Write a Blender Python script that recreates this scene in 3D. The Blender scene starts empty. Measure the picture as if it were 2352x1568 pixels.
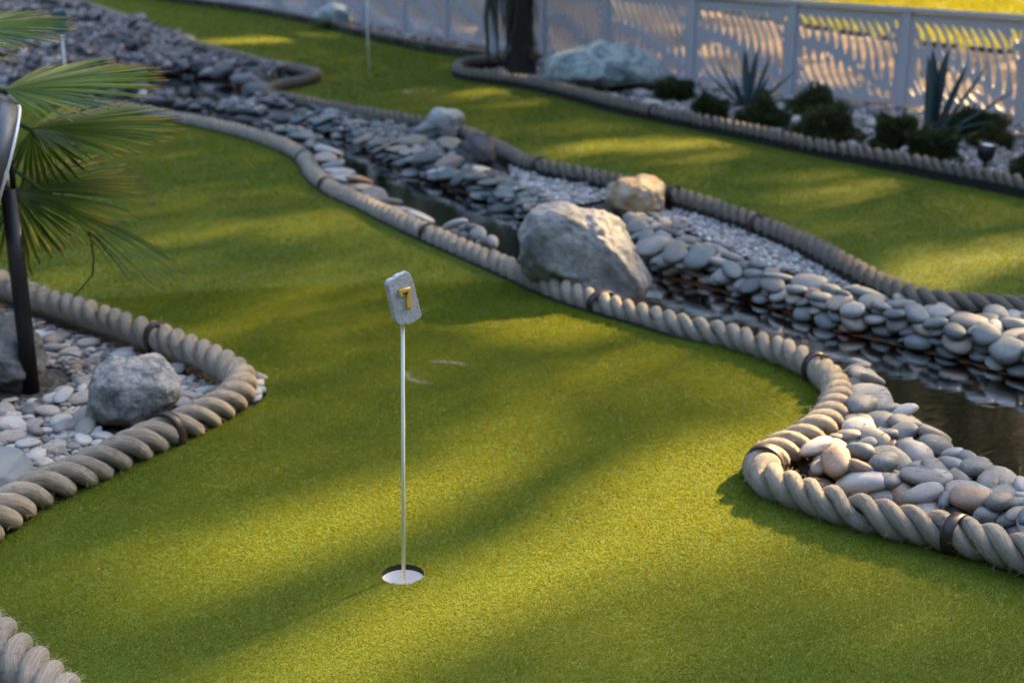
import bpy, bmesh, math, random
import numpy as np
from mathutils import Vector, Matrix, noise
from mathutils.geometry import tessellate_polygon

random.seed(7)
rng = np.random.default_rng(7)
R = math.radians
scene = bpy.context.scene
COL = scene.collection

# ------------------------------------------------------------------ camera
CAM_H, PITCH, LENS = 1.70, R(18.2), 50.0
cam_data = bpy.data.cameras.new('camera')
cam = bpy.data.objects.new('camera', cam_data)
COL.objects.link(cam)
cam.location = (0, 0, CAM_H)
cam.rotation_euler = (R(90) - PITCH, 0, 0)
cam_data.lens = LENS
cam_data.sensor_width = 36
cam_data.clip_start = 0.05
cam_data.clip_end = 1500
cam_data.dof.use_dof = True
cam_data.dof.focus_distance = 3.43
cam_data.dof.aperture_fstop = 3.1
cam_data.dof.aperture_blades = 0
scene.camera = cam

# ------------------------------------------------------------------ sky, sun, exposure
SUN_EL, SUN_AZ = R(28), R(46)          # azimuth clockwise from +Y
SUN = Vector((math.sin(SUN_AZ) * math.cos(SUN_EL), math.cos(SUN_AZ) * math.cos(SUN_EL), math.sin(SUN_EL)))
world = bpy.data.worlds.new('World')
scene.world = world
world.use_nodes = True
wn = world.node_tree
sky = wn.nodes.new('ShaderNodeTexSky')
sky.sky_type = 'NISHITA'
sky.sun_disc = False
sky.sun_elevation = SUN_EL
sky.sun_rotation = SUN_AZ
sky.air_density = 1.0
sky.dust_density = 4.5
sky.ozone_density = 1.0
wn.links.new(sky.outputs[0], wn.nodes['Background'].inputs[0])
wn.nodes['Background'].inputs[1].default_value = 0.15
sun_data = bpy.data.lights.new('sun', 'SUN')
sun_data.energy = 5.0
sun_data.angle = R(1.1)
sun_data.color = (1.0, 0.69, 0.33)
sun = bpy.data.objects.new('sun', sun_data)
COL.objects.link(sun)
sun.rotation_euler = (-SUN).to_track_quat('-Z', 'Y').to_euler()
scene.view_settings.view_transform = 'Standard'
scene.view_settings.look = 'None'
scene.view_settings.exposure = 2.65
scene.view_settings.gamma = 1.0
scene.view_settings.use_curve_mapping = False
scene.render.engine = 'CYCLES'
scene.cycles.use_denoising = True
scene.cycles.max_bounces = 7
scene.cycles.diffuse_bounces = 3
scene.cycles.transparent_max_bounces = 12
scene.cycles.caustics_reflective = False
scene.cycles.caustics_refractive = False
scene.cycles.sample_clamp_indirect = 4.0

# ------------------------------------------------------------------ helpers
FPX = LENS / 36 * 2352
_F = Vector((0, math.cos(PITCH), -math.sin(PITCH)))
_U = Vector((0, math.sin(PITCH), math.cos(PITCH)))

def ray(x, y):
    return _F + Vector(((x - 1176) / FPX, 0, 0)) + _U * ((784 - y) / FPX)

def at(x, y, z=0.0):
    """where a point of the photograph lies on the level z"""
    d = ray(x, y)
    t = (z - CAM_H) / d.z
    return Vector((d.x * t, d.y * t, z))

def at_y(x, y, Y):
    """where it lies on the upright plane at distance Y"""
    d = ray(x, y)
    t = Y / d.y
    return Vector((d.x * t, Y, CAM_H + d.z * t))

def tag(o, label=None, cat=None, group=None, kind=None):
    if label: o['label'] = label
    if cat: o['category'] = cat
    if group: o['group'] = group
    if kind: o['kind'] = kind
    return o

def obj(name, me, m=None, parent=None, loc=None):
    o = bpy.data.objects.new(name, me)
    COL.objects.link(o)
    if m is not None and me is not None and len(me.materials) == 0:
        me.materials.append(m)
    if parent is not None:
        o.parent = parent
    if loc is not None:
        o.location = loc
    return o

def empty(name, loc=(0, 0, 0)):
    o = bpy.data.objects.new(name, None)
    COL.objects.link(o)
    o.location = loc
    o.empty_display_size = 0.1
    return o

def np_mesh(name, V, F, smooth=True, attrs=None):
    V = np.ascontiguousarray(V, dtype=np.float32)
    F = np.ascontiguousarray(F, dtype=np.int32)
    me = bpy.data.meshes.new(name)
    me.vertices.add(len(V))
    me.vertices.foreach_set('co', V.ravel())
    m, k = F.shape
    me.loops.add(m * k)
    me.loops.foreach_set('vertex_index', F.ravel())
    me.polygons.add(m)
    me.polygons.foreach_set('loop_start', np.arange(m, dtype=np.int32) * k)
    me.polygons.foreach_set('use_smooth', np.full(m, smooth, dtype=bool))
    for nm, arr in (attrs or {}).items():
        arr = np.ascontiguousarray(arr, dtype=np.float32)
        if arr.ndim == 1:
            me.attributes.new(nm, 'FLOAT', 'POINT').data.foreach_set('value', arr)
        else:
            me.attributes.new(nm, 'FLOAT_VECTOR', 'POINT').data.foreach_set('vector', arr.ravel())
    me.update(calc_edges=True)
    return me

def bm_mesh(name, bm, smooth=False):
    me = bpy.data.meshes.new(name)
    bm.to_mesh(me)
    bm.free()
    if smooth:
        me.polygons.foreach_set('use_smooth', np.full(len(me.polygons), True))
    return me

def spline(pts, step):
    """Catmull-Rom through pts, resampled at even steps"""
    P = np.array([tuple(p) for p in pts], float)
    P = np.vstack([2 * P[0] - P[1], P, 2 * P[-1] - P[-2]])
    out = []
    for i in range(1, len(P) - 2):
        p0, p1, p2, p3 = P[i - 1], P[i], P[i + 1], P[i + 2]
        for t in np.linspace(0, 1, 24, endpoint=False):
            out.append(0.5 * ((2 * p1) + (-p0 + p2) * t + (2 * p0 - 5 * p1 + 4 * p2 - p3) * t * t + (-p0 + 3 * p1 - 3 * p2 + p3) * t ** 3))
    out.append(P[-2])
    out = np.array(out)
    for _ in range(3):
        out[1:-1] = 0.25 * out[:-2] + 0.5 * out[1:-1] + 0.25 * out[2:]
    s = np.concatenate([[0], np.cumsum(np.linalg.norm(np.diff(out, axis=0), axis=1))])
    n = max(2, int(s[-1] / step))
    q = np.linspace(0, s[-1], n)
    return np.stack([np.interp(q, s, out[:, k]) for k in range(out.shape[1])], 1), q

def in_poly(X, Y, poly):
    poly = np.asarray(poly, float)
    res = np.zeros(len(X), bool)
    n = len(poly)
    j = n - 1
    for i in range(n):
        xi, yi = poly[i]
        xj, yj = poly[j]
        if yi != yj:
            c = ((yi > Y) != (yj > Y)) & (X < (xj - xi) * (Y - yi) / (yj - yi) + xi)
            res ^= c
        j = i
    return res

def seg_dist(X, Y, pts, vals=None):
    """distance to a polyline, and a value interpolated along it"""
    best = np.full(X.shape, 1e9)
    bv = np.zeros(X.shape)
    for i in range(len(pts) - 1):
        ax, ay = pts[i][0], pts[i][1]
        bx, by = pts[i + 1][0], pts[i + 1][1]
        dx, dy = bx - ax, by - ay
        t = np.clip(((X - ax) * dx + (Y - ay) * dy) / (dx * dx + dy * dy + 1e-9), 0, 1)
        d = np.hypot(X - ax - t * dx, Y - ay - t * dy)
        m = d < best
        best = np.where(m, d, best)
        if vals is not None:
            bv = np.where(m, vals[i] + t * (vals[i + 1] - vals[i]), bv)
    return best, bv

def px(lst, z=0.0):
    return [at(x, y, z) for x, y in lst]

# ------------------------------------------------------------------ materials
class NT:
    def __init__(s, name):
        s.m = bpy.data.materials.new(name)
        s.m.use_nodes = True
        s.t = s.m.node_tree
        s.t.nodes.clear()
        s.out = s.n('ShaderNodeOutputMaterial')
    def n(s, typ, **kw):
        nd = s.t.nodes.new(typ)
        for k, v in kw.items():
            setattr(nd, k, v)
        return nd
    def l(s, a, b):
        s.t.links.new(a, b)
    def set(s, sock, v):
        if hasattr(v, 'is_output'):
            s.l(v, sock)
        else:
            if isinstance(v, (tuple, list)) and len(v) == 3 and sock.type == 'RGBA':
                v = (*v, 1)
            sock.default_value = v
    def noise(s, vec, scale, detail=4, rough=0.55, out='Fac', dist=0.0):
        nd = s.n('ShaderNodeTexNoise')
        if vec is not None: s.l(vec, nd.inputs['Vector'])
        nd.inputs['Scale'].default_value = scale
        nd.inputs['Detail'].default_value = detail
        nd.inputs['Roughness'].default_value = rough
        nd.inputs['Distortion'].default_value = dist
        return nd.outputs[out]
    def voro(s, vec, scale, out='Color', feature='F1'):
        nd = s.n('ShaderNodeTexVoronoi', feature=feature)
        if vec is not None: s.l(vec, nd.inputs['Vector'])
        nd.inputs['Scale'].default_value = scale
        return nd.outputs[out]
    def ramp(s, fac, stops, interp='LINEAR'):
        nd = s.n('ShaderNodeValToRGB')
        cr = nd.color_ramp
        cr.interpolation = interp
        while len(cr.elements) < len(stops): cr.elements.new(0.5)
        for e, (p, c) in zip(cr.elements, stops):
            e.position = p
            e.color = (*c, 1) if len(c) == 3 else c
        s.l(fac, nd.inputs[0])
        return nd.outputs[0]
    def mix(s, fac, a, b, blend='MIX'):
        nd = s.n('ShaderNodeMix', data_type='RGBA', blend_type=blend)
        s.set(nd.inputs[0], fac); s.set(nd.inputs[6], a); s.set(nd.inputs[7], b)
        return nd.outputs[2]
    def math(s, op, a, b=0.0, clamp=False):
        nd = s.n('ShaderNodeMath', operation=op, use_clamp=clamp)
        s.set(nd.inputs[0], a); s.set(nd.inputs[1], b)
        return nd.outputs[0]
    def maprange(s, v, a, b, c, d):
        nd = s.n('ShaderNodeMapRange')
        s.set(nd.inputs[0], v)
        for i, q in enumerate((a, b, c, d)): nd.inputs[i + 1].default_value = q
        return nd.outputs[0]
    def vec_scale(s, vec, sc):
        nd = s.n('ShaderNodeMapping')
        s.l(vec, nd.inputs[0])
        nd.inputs['Scale'].default_value = sc
        return nd.outputs[0]
    def obj_co(s): return s.n('ShaderNodeTexCoord').outputs['Object']
    def pos(s): return s.n('ShaderNodeNewGeometry').outputs['Position']
    def attr(s, name, out='Fac'): return s.n('ShaderNodeAttribute', attribute_name=name).outputs[out]
    def rand(s): return s.n('ShaderNodeObjectInfo').outputs['Random']
    def bump(s, h, strength=0.3, dist=0.01):
        nd = s.n('ShaderNodeBump')
        nd.inputs['Strength'].default_value = strength
        nd.inputs['Distance'].default_value = dist
        s.l(h, nd.inputs['Height'])
        return nd.outputs[0]
    def pbsdf(s, col, rough=0.6, metal=0.0, spec=0.4, normal=None, out=True, **kw):
        nd = s.n('ShaderNodeBsdfPrincipled')
        s.set(nd.inputs['Base Color'], col)
        s.set(nd.inputs['Roughness'], rough)
        s.set(nd.inputs['Metallic'], metal)
        s.set(nd.inputs['Specular IOR Level'], spec)
        if normal is not None: s.l(normal, nd.inputs['Normal'])
        for k, v in kw.items(): s.set(nd.inputs[k], v)
        if out: s.l(nd.outputs[0], s.out.inputs[0])
        return nd.outputs[0]

def plain(name, col, rough=0.5, metal=0.0, var=0.12, scale=30, spec=0.4, bump=0.0):
    t = NT(name)
    co = t.obj_co()
    f = t.noise(co, scale, 5)
    c = t.mix(f, tuple(x * (1 - var) for x in col), tuple(min(1, x * (1 + var)) for x in col))
    nrm = t.bump(t.noise(co, scale * 3, 4), bump, 0.003) if bump else None
    rr = t.maprange(t.noise(co, scale * 1.7, 3), 0.3, 0.7, max(0.02, rough - 0.08), min(1, rough + 0.08))
    t.pbsdf(c, rr, metal, spec, nrm)
    return t.m

M = {}
# turf: sheet below, blades above
t = NT('turf_backing')
p_ = t.pos()
c = t.mix(t.noise(p_, 260, 3), (0.036, 0.060, 0.006), (0.105, 0.160, 0.014))
c = t.mix(t.maprange(t.noise(p_, 1.3, 3), .35, .65, 0, .35), c, (0.070, 0.080, 0.010))
t.pbsdf(c, 0.8, 0, 0.2, t.bump(t.noise(p_, 300, 2), 0.6, 0.004))
M['turf'] = t.m

t = NT('turf_blade')
p_ = t.pos()
rn = t.attr('rnd')
c = t.ramp(rn, [(0, (0.068, 0.114, 0.008)), (0.45, (0.114, 0.176, 0.012)), (0.8, (0.145, 0.205, 0.017)), (1, (0.20, 0.245, 0.03))])
c = t.mix(t.maprange(t.noise(p_, 1.6, 4), .35, .7, 0, .45), c, (0.125, 0.162, 0.014))
c = t.mix(t.attr('chalk'), c, (.62, .62, .66))
d1 = t.pbsdf(c, 0.75, 0, 0.12, out=False)
tr = t.n('ShaderNodeBsdfTranslucent')
t.set(tr.inputs[0], t.mix(0.6, c, (0.33, 0.285, 0.010)))
ms = t.n('ShaderNodeMixShader')
ms.inputs[0].default_value = 0.42
t.l(d1, ms.inputs[1]); t.l(tr.outputs[0], ms.inputs[2]); t.l(ms.outputs[0], t.out.inputs[0])
M['blade'] = t.m

t = NT('soil')
p_ = t.pos()
c = t.ramp(t.noise(p_, 14, 8, .7), [(0.3, (0.018, 0.014, 0.011)), (0.55, (0.05, 0.042, 0.034)), (0.75, (0.11, 0.10, 0.09))])
v = t.voro(p_, 55, 'Color')
c = t.mix(0.55, c, t.ramp(v, [(0.1, (0.025, 0.021, 0.017)), (0.9, (0.14, 0.13, 0.12))]))
t.pbsdf(c, 0.85, 0, 0.25, t.bump(t.voro(p_, 55, 'Distance'), 0.8, 0.012))
M['soil'] = t.m

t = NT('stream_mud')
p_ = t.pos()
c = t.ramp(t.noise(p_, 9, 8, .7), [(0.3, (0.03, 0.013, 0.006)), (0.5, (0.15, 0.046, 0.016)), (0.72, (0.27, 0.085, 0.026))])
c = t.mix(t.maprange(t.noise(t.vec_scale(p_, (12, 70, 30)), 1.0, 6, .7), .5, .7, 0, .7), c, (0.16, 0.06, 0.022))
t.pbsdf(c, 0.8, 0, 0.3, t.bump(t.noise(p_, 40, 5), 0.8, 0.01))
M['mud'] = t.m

t = NT('stream_water')
p_ = t.pos()
nrm = t.bump(t.noise(t.vec_scale(p_, (14, 26, 10)), 1.0, 4, .55, dist=.6), 0.30, 0.0025)
gl = t.n('ShaderNodeBsdfGlossy'); gl.inputs['Roughness'].default_value = 0.03
t.set(gl.inputs[0], (1, 1, 1)); t.l(nrm, gl.inputs['Normal'])
tp = t.n('ShaderNodeBsdfTransparent'); t.set(tp.inputs[0], (0.70, 0.46, 0.30))
fr = t.n('ShaderNodeFresnel'); fr.inputs[0].default_value = 1.33; t.l(nrm, fr.inputs['Normal'])
ms = t.n('ShaderNodeMixShader')
t.l(fr.outputs[0], ms.inputs[0]); t.l(tp.outputs[0], ms.inputs[1]); t.l(gl.outputs[0], ms.inputs[2]); t.l(ms.outputs[0], t.out.inputs[0])
M['water'] = t.m

# rope: 'fib' = (cos, sin, length) of the strand
def rope_mat(name, k):
    t = NT(name)
    fb = t.attr('fib', 'Vector')
    n1 = t.noise(t.vec_scale(fb, (19, 19, 11)), 1.0, 5, .62)
    n2 = t.noise(t.vec_scale(fb, (30, 30, 14)), 1.0, 3, .6)
    p_ = t.pos()
    K = lambda c: tuple(x * k for x in c)
    c = t.ramp(n1, [(0.32, K((0.25, 0.21, 0.16))), (0.43, K((0.45, 0.395, 0.315))), (0.54, K((0.58, 0.515, 0.42))), (0.70, K((0.70, 0.635, 0.535)))])
    c = t.mix(t.maprange(n2, .48, .66, 0, .5), c, K((0.17, 0.138, 0.104)))
    c = t.mix(t.maprange(t.noise(p_, 5, 5, .65), .45, .7, 0, .5), c, K((0.38, 0.345, 0.30)))
    c = t.mix(t.maprange(t.noise(p_, 26, 4, .65), .57, .70, 0, .6), c, K((0.15, 0.122, 0.095)))
    t.pbsdf(c, 0.88, 0, 0.15, t.bump(t.math('ADD', n1, t.math('MULTIPLY', n2, .6)), 1.0, 0.012))
    return t.m
M['rope'] = rope_mat('rope_fibre', 1.0)
M['rope_dark'] = rope_mat('dark_rope_fibre', .58)  # same fibre colours scaled darker, for the far ropes
M['liner_shade'] = plain('liner_shade_black', (.016, .015, .014), .8, var=.3)
M['fray'] = plain('rope_fray', (0.42, 0.35, 0.26), 0.8, var=.2)
M['strap'] = plain('strap_leather', (0.030, 0.019, 0.018), 0.42, var=.35, scale=60, spec=.5, bump=.2)

def stone_mat(name, stops, speck=0.55, wet=True, rough=.62, vein=0.0):
    t = NT(name)
    co = t.obj_co()
    rn = t.rand()
    off = t.n('ShaderNodeVectorMath', operation='ADD')
    cmb = t.n('ShaderNodeCombineXYZ')
    t.l(t.math('MULTIPLY', rn, 37.0), cmb.inputs[0]); t.l(t.math('MULTIPLY', rn, 91.0), cmb.inputs[1])
    t.l(co, off.inputs[0]); t.l(cmb.outputs[0], off.inputs[1])
    v = off.outputs[0]
    c = t.ramp(rn, stops, 'CONSTANT')
    c = t.mix(t.maprange(t.noise(v, 1.6, 5, .65), .3, .7, 0, .5), c, t.mix(1.0, c, (.55, .53, .52), 'MULTIPLY'))
    c = t.mix(t.maprange(t.noise(v, 5.5, 6, .78), .5, .68, 0, speck), c, t.mix(0.5, c, (.60, .585, .55)))
    c = t.mix(t.maprange(t.noise(v, 8, 6, .78), .52, .68, 0, speck), c, t.mix(1.0, c, (.38, .35, .32), 'MULTIPLY'))
    if vein:
        w = t.noise(t.vec_scale(v, (1, 1, 4)), 1.7, 3, .5, dist=1.2)
        c = t.mix(t.maprange(t.math('ABSOLUTE', t.math('SUBTRACT', w, .5)), 0, .02, vein, 0), c, (.62, .60, .57))
    rr = rough
    if wet:   # stones that stand in the stream are wet up to a little above the water
        sep = t.n('ShaderNodeSeparateXYZ'); t.l(t.pos(), sep.inputs[0])
        w = t.maprange(t.math('ADD', sep.outputs[2], t.math('MULTIPLY', t.noise(t.pos(), 25, 2), .02)), -0.066, -0.052, 1, 0)
        c = t.mix(w, c, t.mix(1.0, c, (.50, .46, .40), 'MULTIPLY'))
        rr = t.math('SUBTRACT', rough, t.math('MULTIPLY', w, rough - .12))
    t.pbsdf(c, rr, 0, 0.4, t.bump(t.noise(v, 20, 5, .7), 0.25, 0.02))
    return t.m

M['pebble'] = stone_mat('river_pebble', [(0, (.135, .16, .165)), (.14, (.22, .205, .185)), (.26, (.105, .135, .15)), (.38, (.25, .21, .17)), (.5, (.16, .17, .165)), (.62, (.33, .305, .275)), (.70, (.145, .14, .13)), (.80, (.30, .21, .15)), (.87, (.20, .195, .18)), (.94, (.40, .38, .35))])
M['bankstone'] = stone_mat('bank_pebble', [(0, (.18, .205, .20)), (.16, (.24, .245, .23)), (.30, (.10, .12, .125)), (.44, (.30, .285, .255)), (.56, (.17, .19, .185)), (.68, (.36, .345, .32)), (.76, (.20, .195, .175)), (.84, (.33, .275, .22)), (.93, (.27, .18, .14)), (.95, (.15, .16, .16))], speck=.2)
M['palepebble'] = stone_mat('pale_pebble', [(0, (.42, .405, .375)), (.18, (.26, .25, .235)), (.34, (.50, .475, .43)), (.48, (.17, .158, .145)), (.60, (.37, .32, .265)), (.74, (.44, .42, .39)), (.86, (.22, .185, .155)), (.94, (.32, .20, .12))], speck=.18, wet=False, vein=.4)
M['slate'] = stone_mat('slate_chip', [(0, (.10, .135, .135)), (.22, (.19, .205, .20)), (.38, (.06, .075, .075)), (.54, (.25, .255, .245)), (.66, (.115, .15, .15)), (.82, (.38, .375, .36)), (.9, (.08, .095, .095)), (.95, (.33, .25, .19))], speck=.25)
M['darkchip'] = stone_mat('dark_chip', [(0, (.075, .08, .085)), (.25, (.14, .145, .15)), (.45, (.05, .053, .056)), (.6, (.20, .20, .20)), (.75, (.10, .11, .115)), (.88, (.30, .29, .285))], speck=.25)

t = NT('crushed_gravel')
rn = t.attr('rnd')
c = t.ramp(rn, [(0, (.12, .115, .112)), (.25, (.30, .29, .28)), (.5, (.46, .45, .435)), (.7, (.20, .19, .185)), (.85, (.40, .34, .30)), (1, (.56, .55, .54))])
t.pbsdf(c, .75, 0, .3)
M['gravel'] = t.m
t = NT('grey_gravel')
rn = t.attr('rnd')
c = t.ramp(rn, [(0, (.09, .085, .08)), (.3, (.21, .195, .18)), (.55, (.34, .33, .315)), (.75, (.17, .15, .13)), (.9, (.31, .25, .20)), (1, (.44, .43, .41))])
t.pbsdf(c, .75, 0, .3)
M['gravel_grey'] = t.m

t = NT('dark_gravel')
rn = t.attr('rnd')
c = t.ramp(rn, [(0, (.05, .05, .052)), (.35, (.12, .12, .125)), (.6, (.22, .215, .215)), (.75, (.09, .088, .088)), (.92, (.27, .26, .26)), (1, (.42, .41, .40))])
t.pbsdf(c, .75, 0, .3)
M['gravel_dark'] = t.m

def boulder_mat(name, stops, fine=0.35, fscale=60, big=2.2, rough=.8, bump=1.0, stain=None):
    t = NT(name)
    co = t.obj_co()
    c = t.ramp(t.noise(co, big * 2.2, 9, .68, dist=.5), stops)
    f = t.noise(co, fscale, 5, .75)
    c = t.mix(t.maprange(f, .52, .7, 0, fine), c, (.07, .07, .07))
    c = t.mix(t.maprange(t.noise(co, fscale * .8, 5, .75), .56, .72, 0, fine), c, (.62, .61, .58))
    if stain:
        c = t.mix(t.maprange(t.noise(co, big * 1.1, 5, .6, dist=.8), .5, .66, 0, .75), c, stain)
    h = t.math('ADD', t.noise(co, 9, 8, .7), t.math('MULTIPLY', t.noise(co, 45, 6, .7), .4))
    t.pbsdf(c, rough, 0, .3, t.bump(h, bump, .03))
    return t.m

M['granite'] = boulder_mat('granite', [(0.30, (.09, .10, .11)), (.45, (.25, .255, .25)), (.55, (.42, .40, .36)), (.72, (.22, .23, .24))], .9, 38, 7)
M['quartz'] = boulder_mat('pale_boulder', [(0.30, (.09, .095, .092)), (.42, (.205, .21, .20)), (.52, (.36, .35, .33)), (.66, (.18, .185, .18))], .25, 50, 2.6, stain=(.13, .14, .135))
M['tanrock'] = boulder_mat('tan_boulder', [(0.3, (.20, .12, .06)), (.45, (.36, .26, .16)), (.58, (.50, .43, .33)), (.75, (.27, .19, .12))], .2, 45, 3)
M['greyrock'] = boulder_mat('grey_boulder', [(0.25, (.20, .23, .235)), (.45, (.33, .37, .375)), (.6, (.42, .43, .42)), (.78, (.27, .31, .31))], .2, 45, 3)
M['darkrock'] = boulder_mat('dark_boulder', [(0.25, (.055, .055, .058)), (.5, (.10, .10, .105)), (.75, (.15, .15, .15))], .2, 45, 3)
M['bluerock'] = boulder_mat('blue_green_boulder', [(0.30, (.10, .16, .165)), (.42, (.22, .32, .325)), (.52, (.52, .57, .565)), (.60, (.17, .26, .265)), (.72, (.45, .51, .51))], .15, 30, 1.1, stain=(.075, .068, .05))
M['roughrock'] = boulder_mat('rough_grey_boulder', [(0.25, (.10, .105, .10)), (.5, (.20, .20, .19)), (.75, (.31, .305, .29))], .3, 40, 5, bump=1.0)
M['slaterock'] = boulder_mat('smooth_slate_boulder', [(0.25, (.11, .135, .145)), (.5, (.165, .19, .195)), (.75, (.22, .235, .235))], .08, 50, 2, rough=.6, bump=.15)

M['fence'] = plain('fence_paint', (.50, .49, .525), .45, var=.05, scale=6)
t = NT('sandy_path')
p_ = t.pos()
c = t.ramp(t.noise(p_, 3, 8, .7), [(.3, (.22, .165, .12)), (.7, (.33, .255, .19))])
t.pbsdf(c, .9, 0, .2, t.bump(t.noise(p_, 60, 4), .4, .01))
M['path'] = t.m
t = NT('lawn')
p_ = t.pos()
c = t.ramp(t.noise(p_, .9, 8, .72), [(.3, (.08, .11, .02)), (.5, (.16, .18, .03)), (.68, (.26, .22, .07))])
c = t.mix(.5, c, t.ramp(t.noise(p_, 30, 5, .7), [(.35, (.08, .10, .016)), (.65, (.22, .22, .04))]))
t.pbsdf(c, .8, 0, .2, t.bump(t.noise(p_, 40, 5), 1, .05))
M['lawn'] = t.m

t = NT('agave_leaf')
co = t.pos()
c = t.mix(t.noise(co, 12, 5), (.035, .062, .066), (.075, .115, .118))
t.pbsdf(c, .5, 0, .4)
M['agave'] = t.m
t = NT('shrub_leaf')
rn = t.attr('rnd')
c = t.ramp(rn, [(0, (.026, .036, .014)), (.5, (.060, .075, .025)), (.85, (.095, .105, .03)), (1, (.19, .17, .04))])
t.pbsdf(c, .65, 0, .25)
M['shrub'] = t.m
t = NT('palm_leaf')
rn = t.attr('rnd'); tip = t.attr('tip')
c = t.ramp(rn, [(0, (.060, .105, .010)), (.5, (.105, .165, .014)), (1, (.165, .225, .025))])
c = t.mix(t.maprange(tip, .30, .62, 0, 1), c, (.34, .25, .02))
c = t.mix(t.maprange(tip, .66, .92, 0, 1), c, (.16, .062, .018))
d1 = t.pbsdf(c, .42, 0, .45, out=False)
tr = t.n('ShaderNodeBsdfTranslucent'); t.set(tr.inputs[0], t.mix(.3, c, (.14, .20, .03)))
ms = t.n('ShaderNodeMixShader'); ms.inputs[0].default_value = .18
t.l(d1, ms.inputs[1]); t.l(tr.outputs[0], ms.inputs[2]); t.l(ms.outputs[0], t.out.inputs[0])
M['palm'] = t.m
M['petiole'] = plain('palm_petiole', (.11, .15, .045), .5)
M['bark'] = plain('bark', (.040, .033, .027), .9, var=.5, scale=14, bump=.8)
M['crown'] = plain('tree_leaf', (.028, .042, .012), .6, var=.3, scale=2)
M['black'] = plain('black_paint', (.014, .014, .015), .42, var=.2, scale=20)
M['drum'] = plain('dark_metal', (.02, .02, .022), .5, 0, var=.1)
M['sheen_band'] = plain('sky_sheen_metal', (.10, .103, .11), .45, .5, var=.08)
M['rim'] = plain('lamp_rim', (.62, .61, .58), .35, .2, var=.05)
M['opal'] = plain('opal_glass', (.80, .80, .80), .15, var=.02)
M['gold'] = plain('gold_numeral', (.90, .56, .12), .32, .55, var=.06, scale=40)
t = NT('sign_stone')
co = t.obj_co()
c = t.ramp(t.noise(co, 300, 4, .7), [(.34, (.20, .20, .21)), (.47, (.42, .42, .425)), (.60, (.54, .54, .54)), (.72, (.66, .66, .65))])
t.pbsdf(c, .75, 0, .35, t.bump(t.noise(co, 170, 5, .7), .5, .003))
M['signstone'] = t.m
M['rod'] = plain('fibreglass_rod', (.74, .75, .64), .55, var=.06, spec=.3)
M['cup'] = plain('white_cup', (.78, .78, .80), .35, var=.03)
M['teal'] = plain('teal_plate', (.03, .15, .20), .45, var=.1)
t = NT('chalk')
p_ = t.pos()
c = t.mix(t.noise(p_, 120, 4, .7), (.22, .24, .20), (.60, .60, .66))
bs = t.pbsdf(c, .9, 0, .1, out=False)
tp = t.n('ShaderNodeBsdfTransparent')
ms = t.n('ShaderNodeMixShader')
fade = t.attr('fade')
t.l(t.math('MULTIPLY', fade, t.maprange(t.noise(p_, 150, 3, .6), .35, .6, .25, 1.0)), ms.inputs[0])
t.l(tp.outputs[0], ms.inputs[1]); t.l(bs, ms.inputs[2]); t.l(ms.outputs[0], t.out.inputs[0])
M['chalk'] = t.m
M['needle'] = plain('pine_needle', (.26, .085, .028), .6, var=.3, scale=8)
M['kerb'] = plain('dark_kerb', (.05, .045, .04), .8, var=.4, scale=6)

# ------------------------------------------------------------------ layout: rope lines traced on the ground
RZ = 0.044
ROPE = {
 'A': [(-160, 600), (-60, 634), (20, 660), (100, 690), (180, 715), (260, 742), (340, 770), (420, 800), (490, 828), (535, 852), (552, 878), (540, 905), (500, 932), (440, 962), (360, 997), (290, 1030), (210, 1068), (130, 1105), (60, 1140), (0, 1182), (-60, 1225), (-160, 1310)],
 'N': [(-260, 226), (-100, 226), (60, 228), (180, 234), (280, 242), (400, 262), (480, 280), (560, 299), (640, 324), (695, 352), (722, 392), (765, 426), (830, 455), (900, 490), (960, 518), (1030, 548), (1100, 578), (1170, 608), (1240, 640), (1310, 668), (1390, 692), (1470, 714), (1550, 738), (1640, 758), (1720, 780), (1790, 804), (1850, 830), (1896, 858), (1922, 895), (1915, 935), (1885, 975), (1840, 1008), (1785, 1035), (1752, 1064), (1765, 1098), (1825, 1124), (1900, 1152), (1980, 1178), (2060, 1198), (2140, 1216), (2220, 1238), (2300, 1262), (2420, 1300), (2560, 1350)],
 'C': [(60, -8), (160, 6), (230, 20), (280, 42), (340, 66), (420, 94), (510, 121), (600, 143), (690, 160), (728, 171), (700, 184), (645, 196), (612, 208), (628, 222), (690, 233), (770, 248), (850, 263), (930, 276), (1000, 286), (1080, 306), (1150, 342), (1210, 372), (1290, 392), (1370, 408), (1450, 428), (1550, 452), (1640, 478), (1720, 504), (1800, 536), (1870, 568), (1930, 600), (1990, 632), (2050, 662), (2110, 683), (2180, 693), (2260, 700), (2360, 706), (2500, 714)],
 'D': [(1240, 136), (1180, 140), (1110, 144), (1064, 150), (1050, 160), (1070, 172), (1130, 180), (1210, 192), (1300, 212), (1400, 240), (1500, 262), (1600, 282), (1700, 302), (1800, 324), (1900, 345), (2000, 364), (2100, 382), (2200, 402), (2300, 422), (2420, 448), (2560, 480)],
 'E': [(300, -22), (400, -2), (500, 10), (620, 28), (740, 52), (860, 82), (980, 107), (1080, 122), (1150, 131), (1230, 136)],
 'F': [(-120, 1390), (-50, 1440), (0, 1484), (40, 1522), (80, 1556), (130, 1604), (170, 1650), (200, 1700)],
}
ROPE_W = {k: px(v, RZ) for k, v in ROPE.items()}
def flat(k, step=.06):
    return spline([(p.x, p.y) for p in ROPE_W[k]], step)[0]

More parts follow.
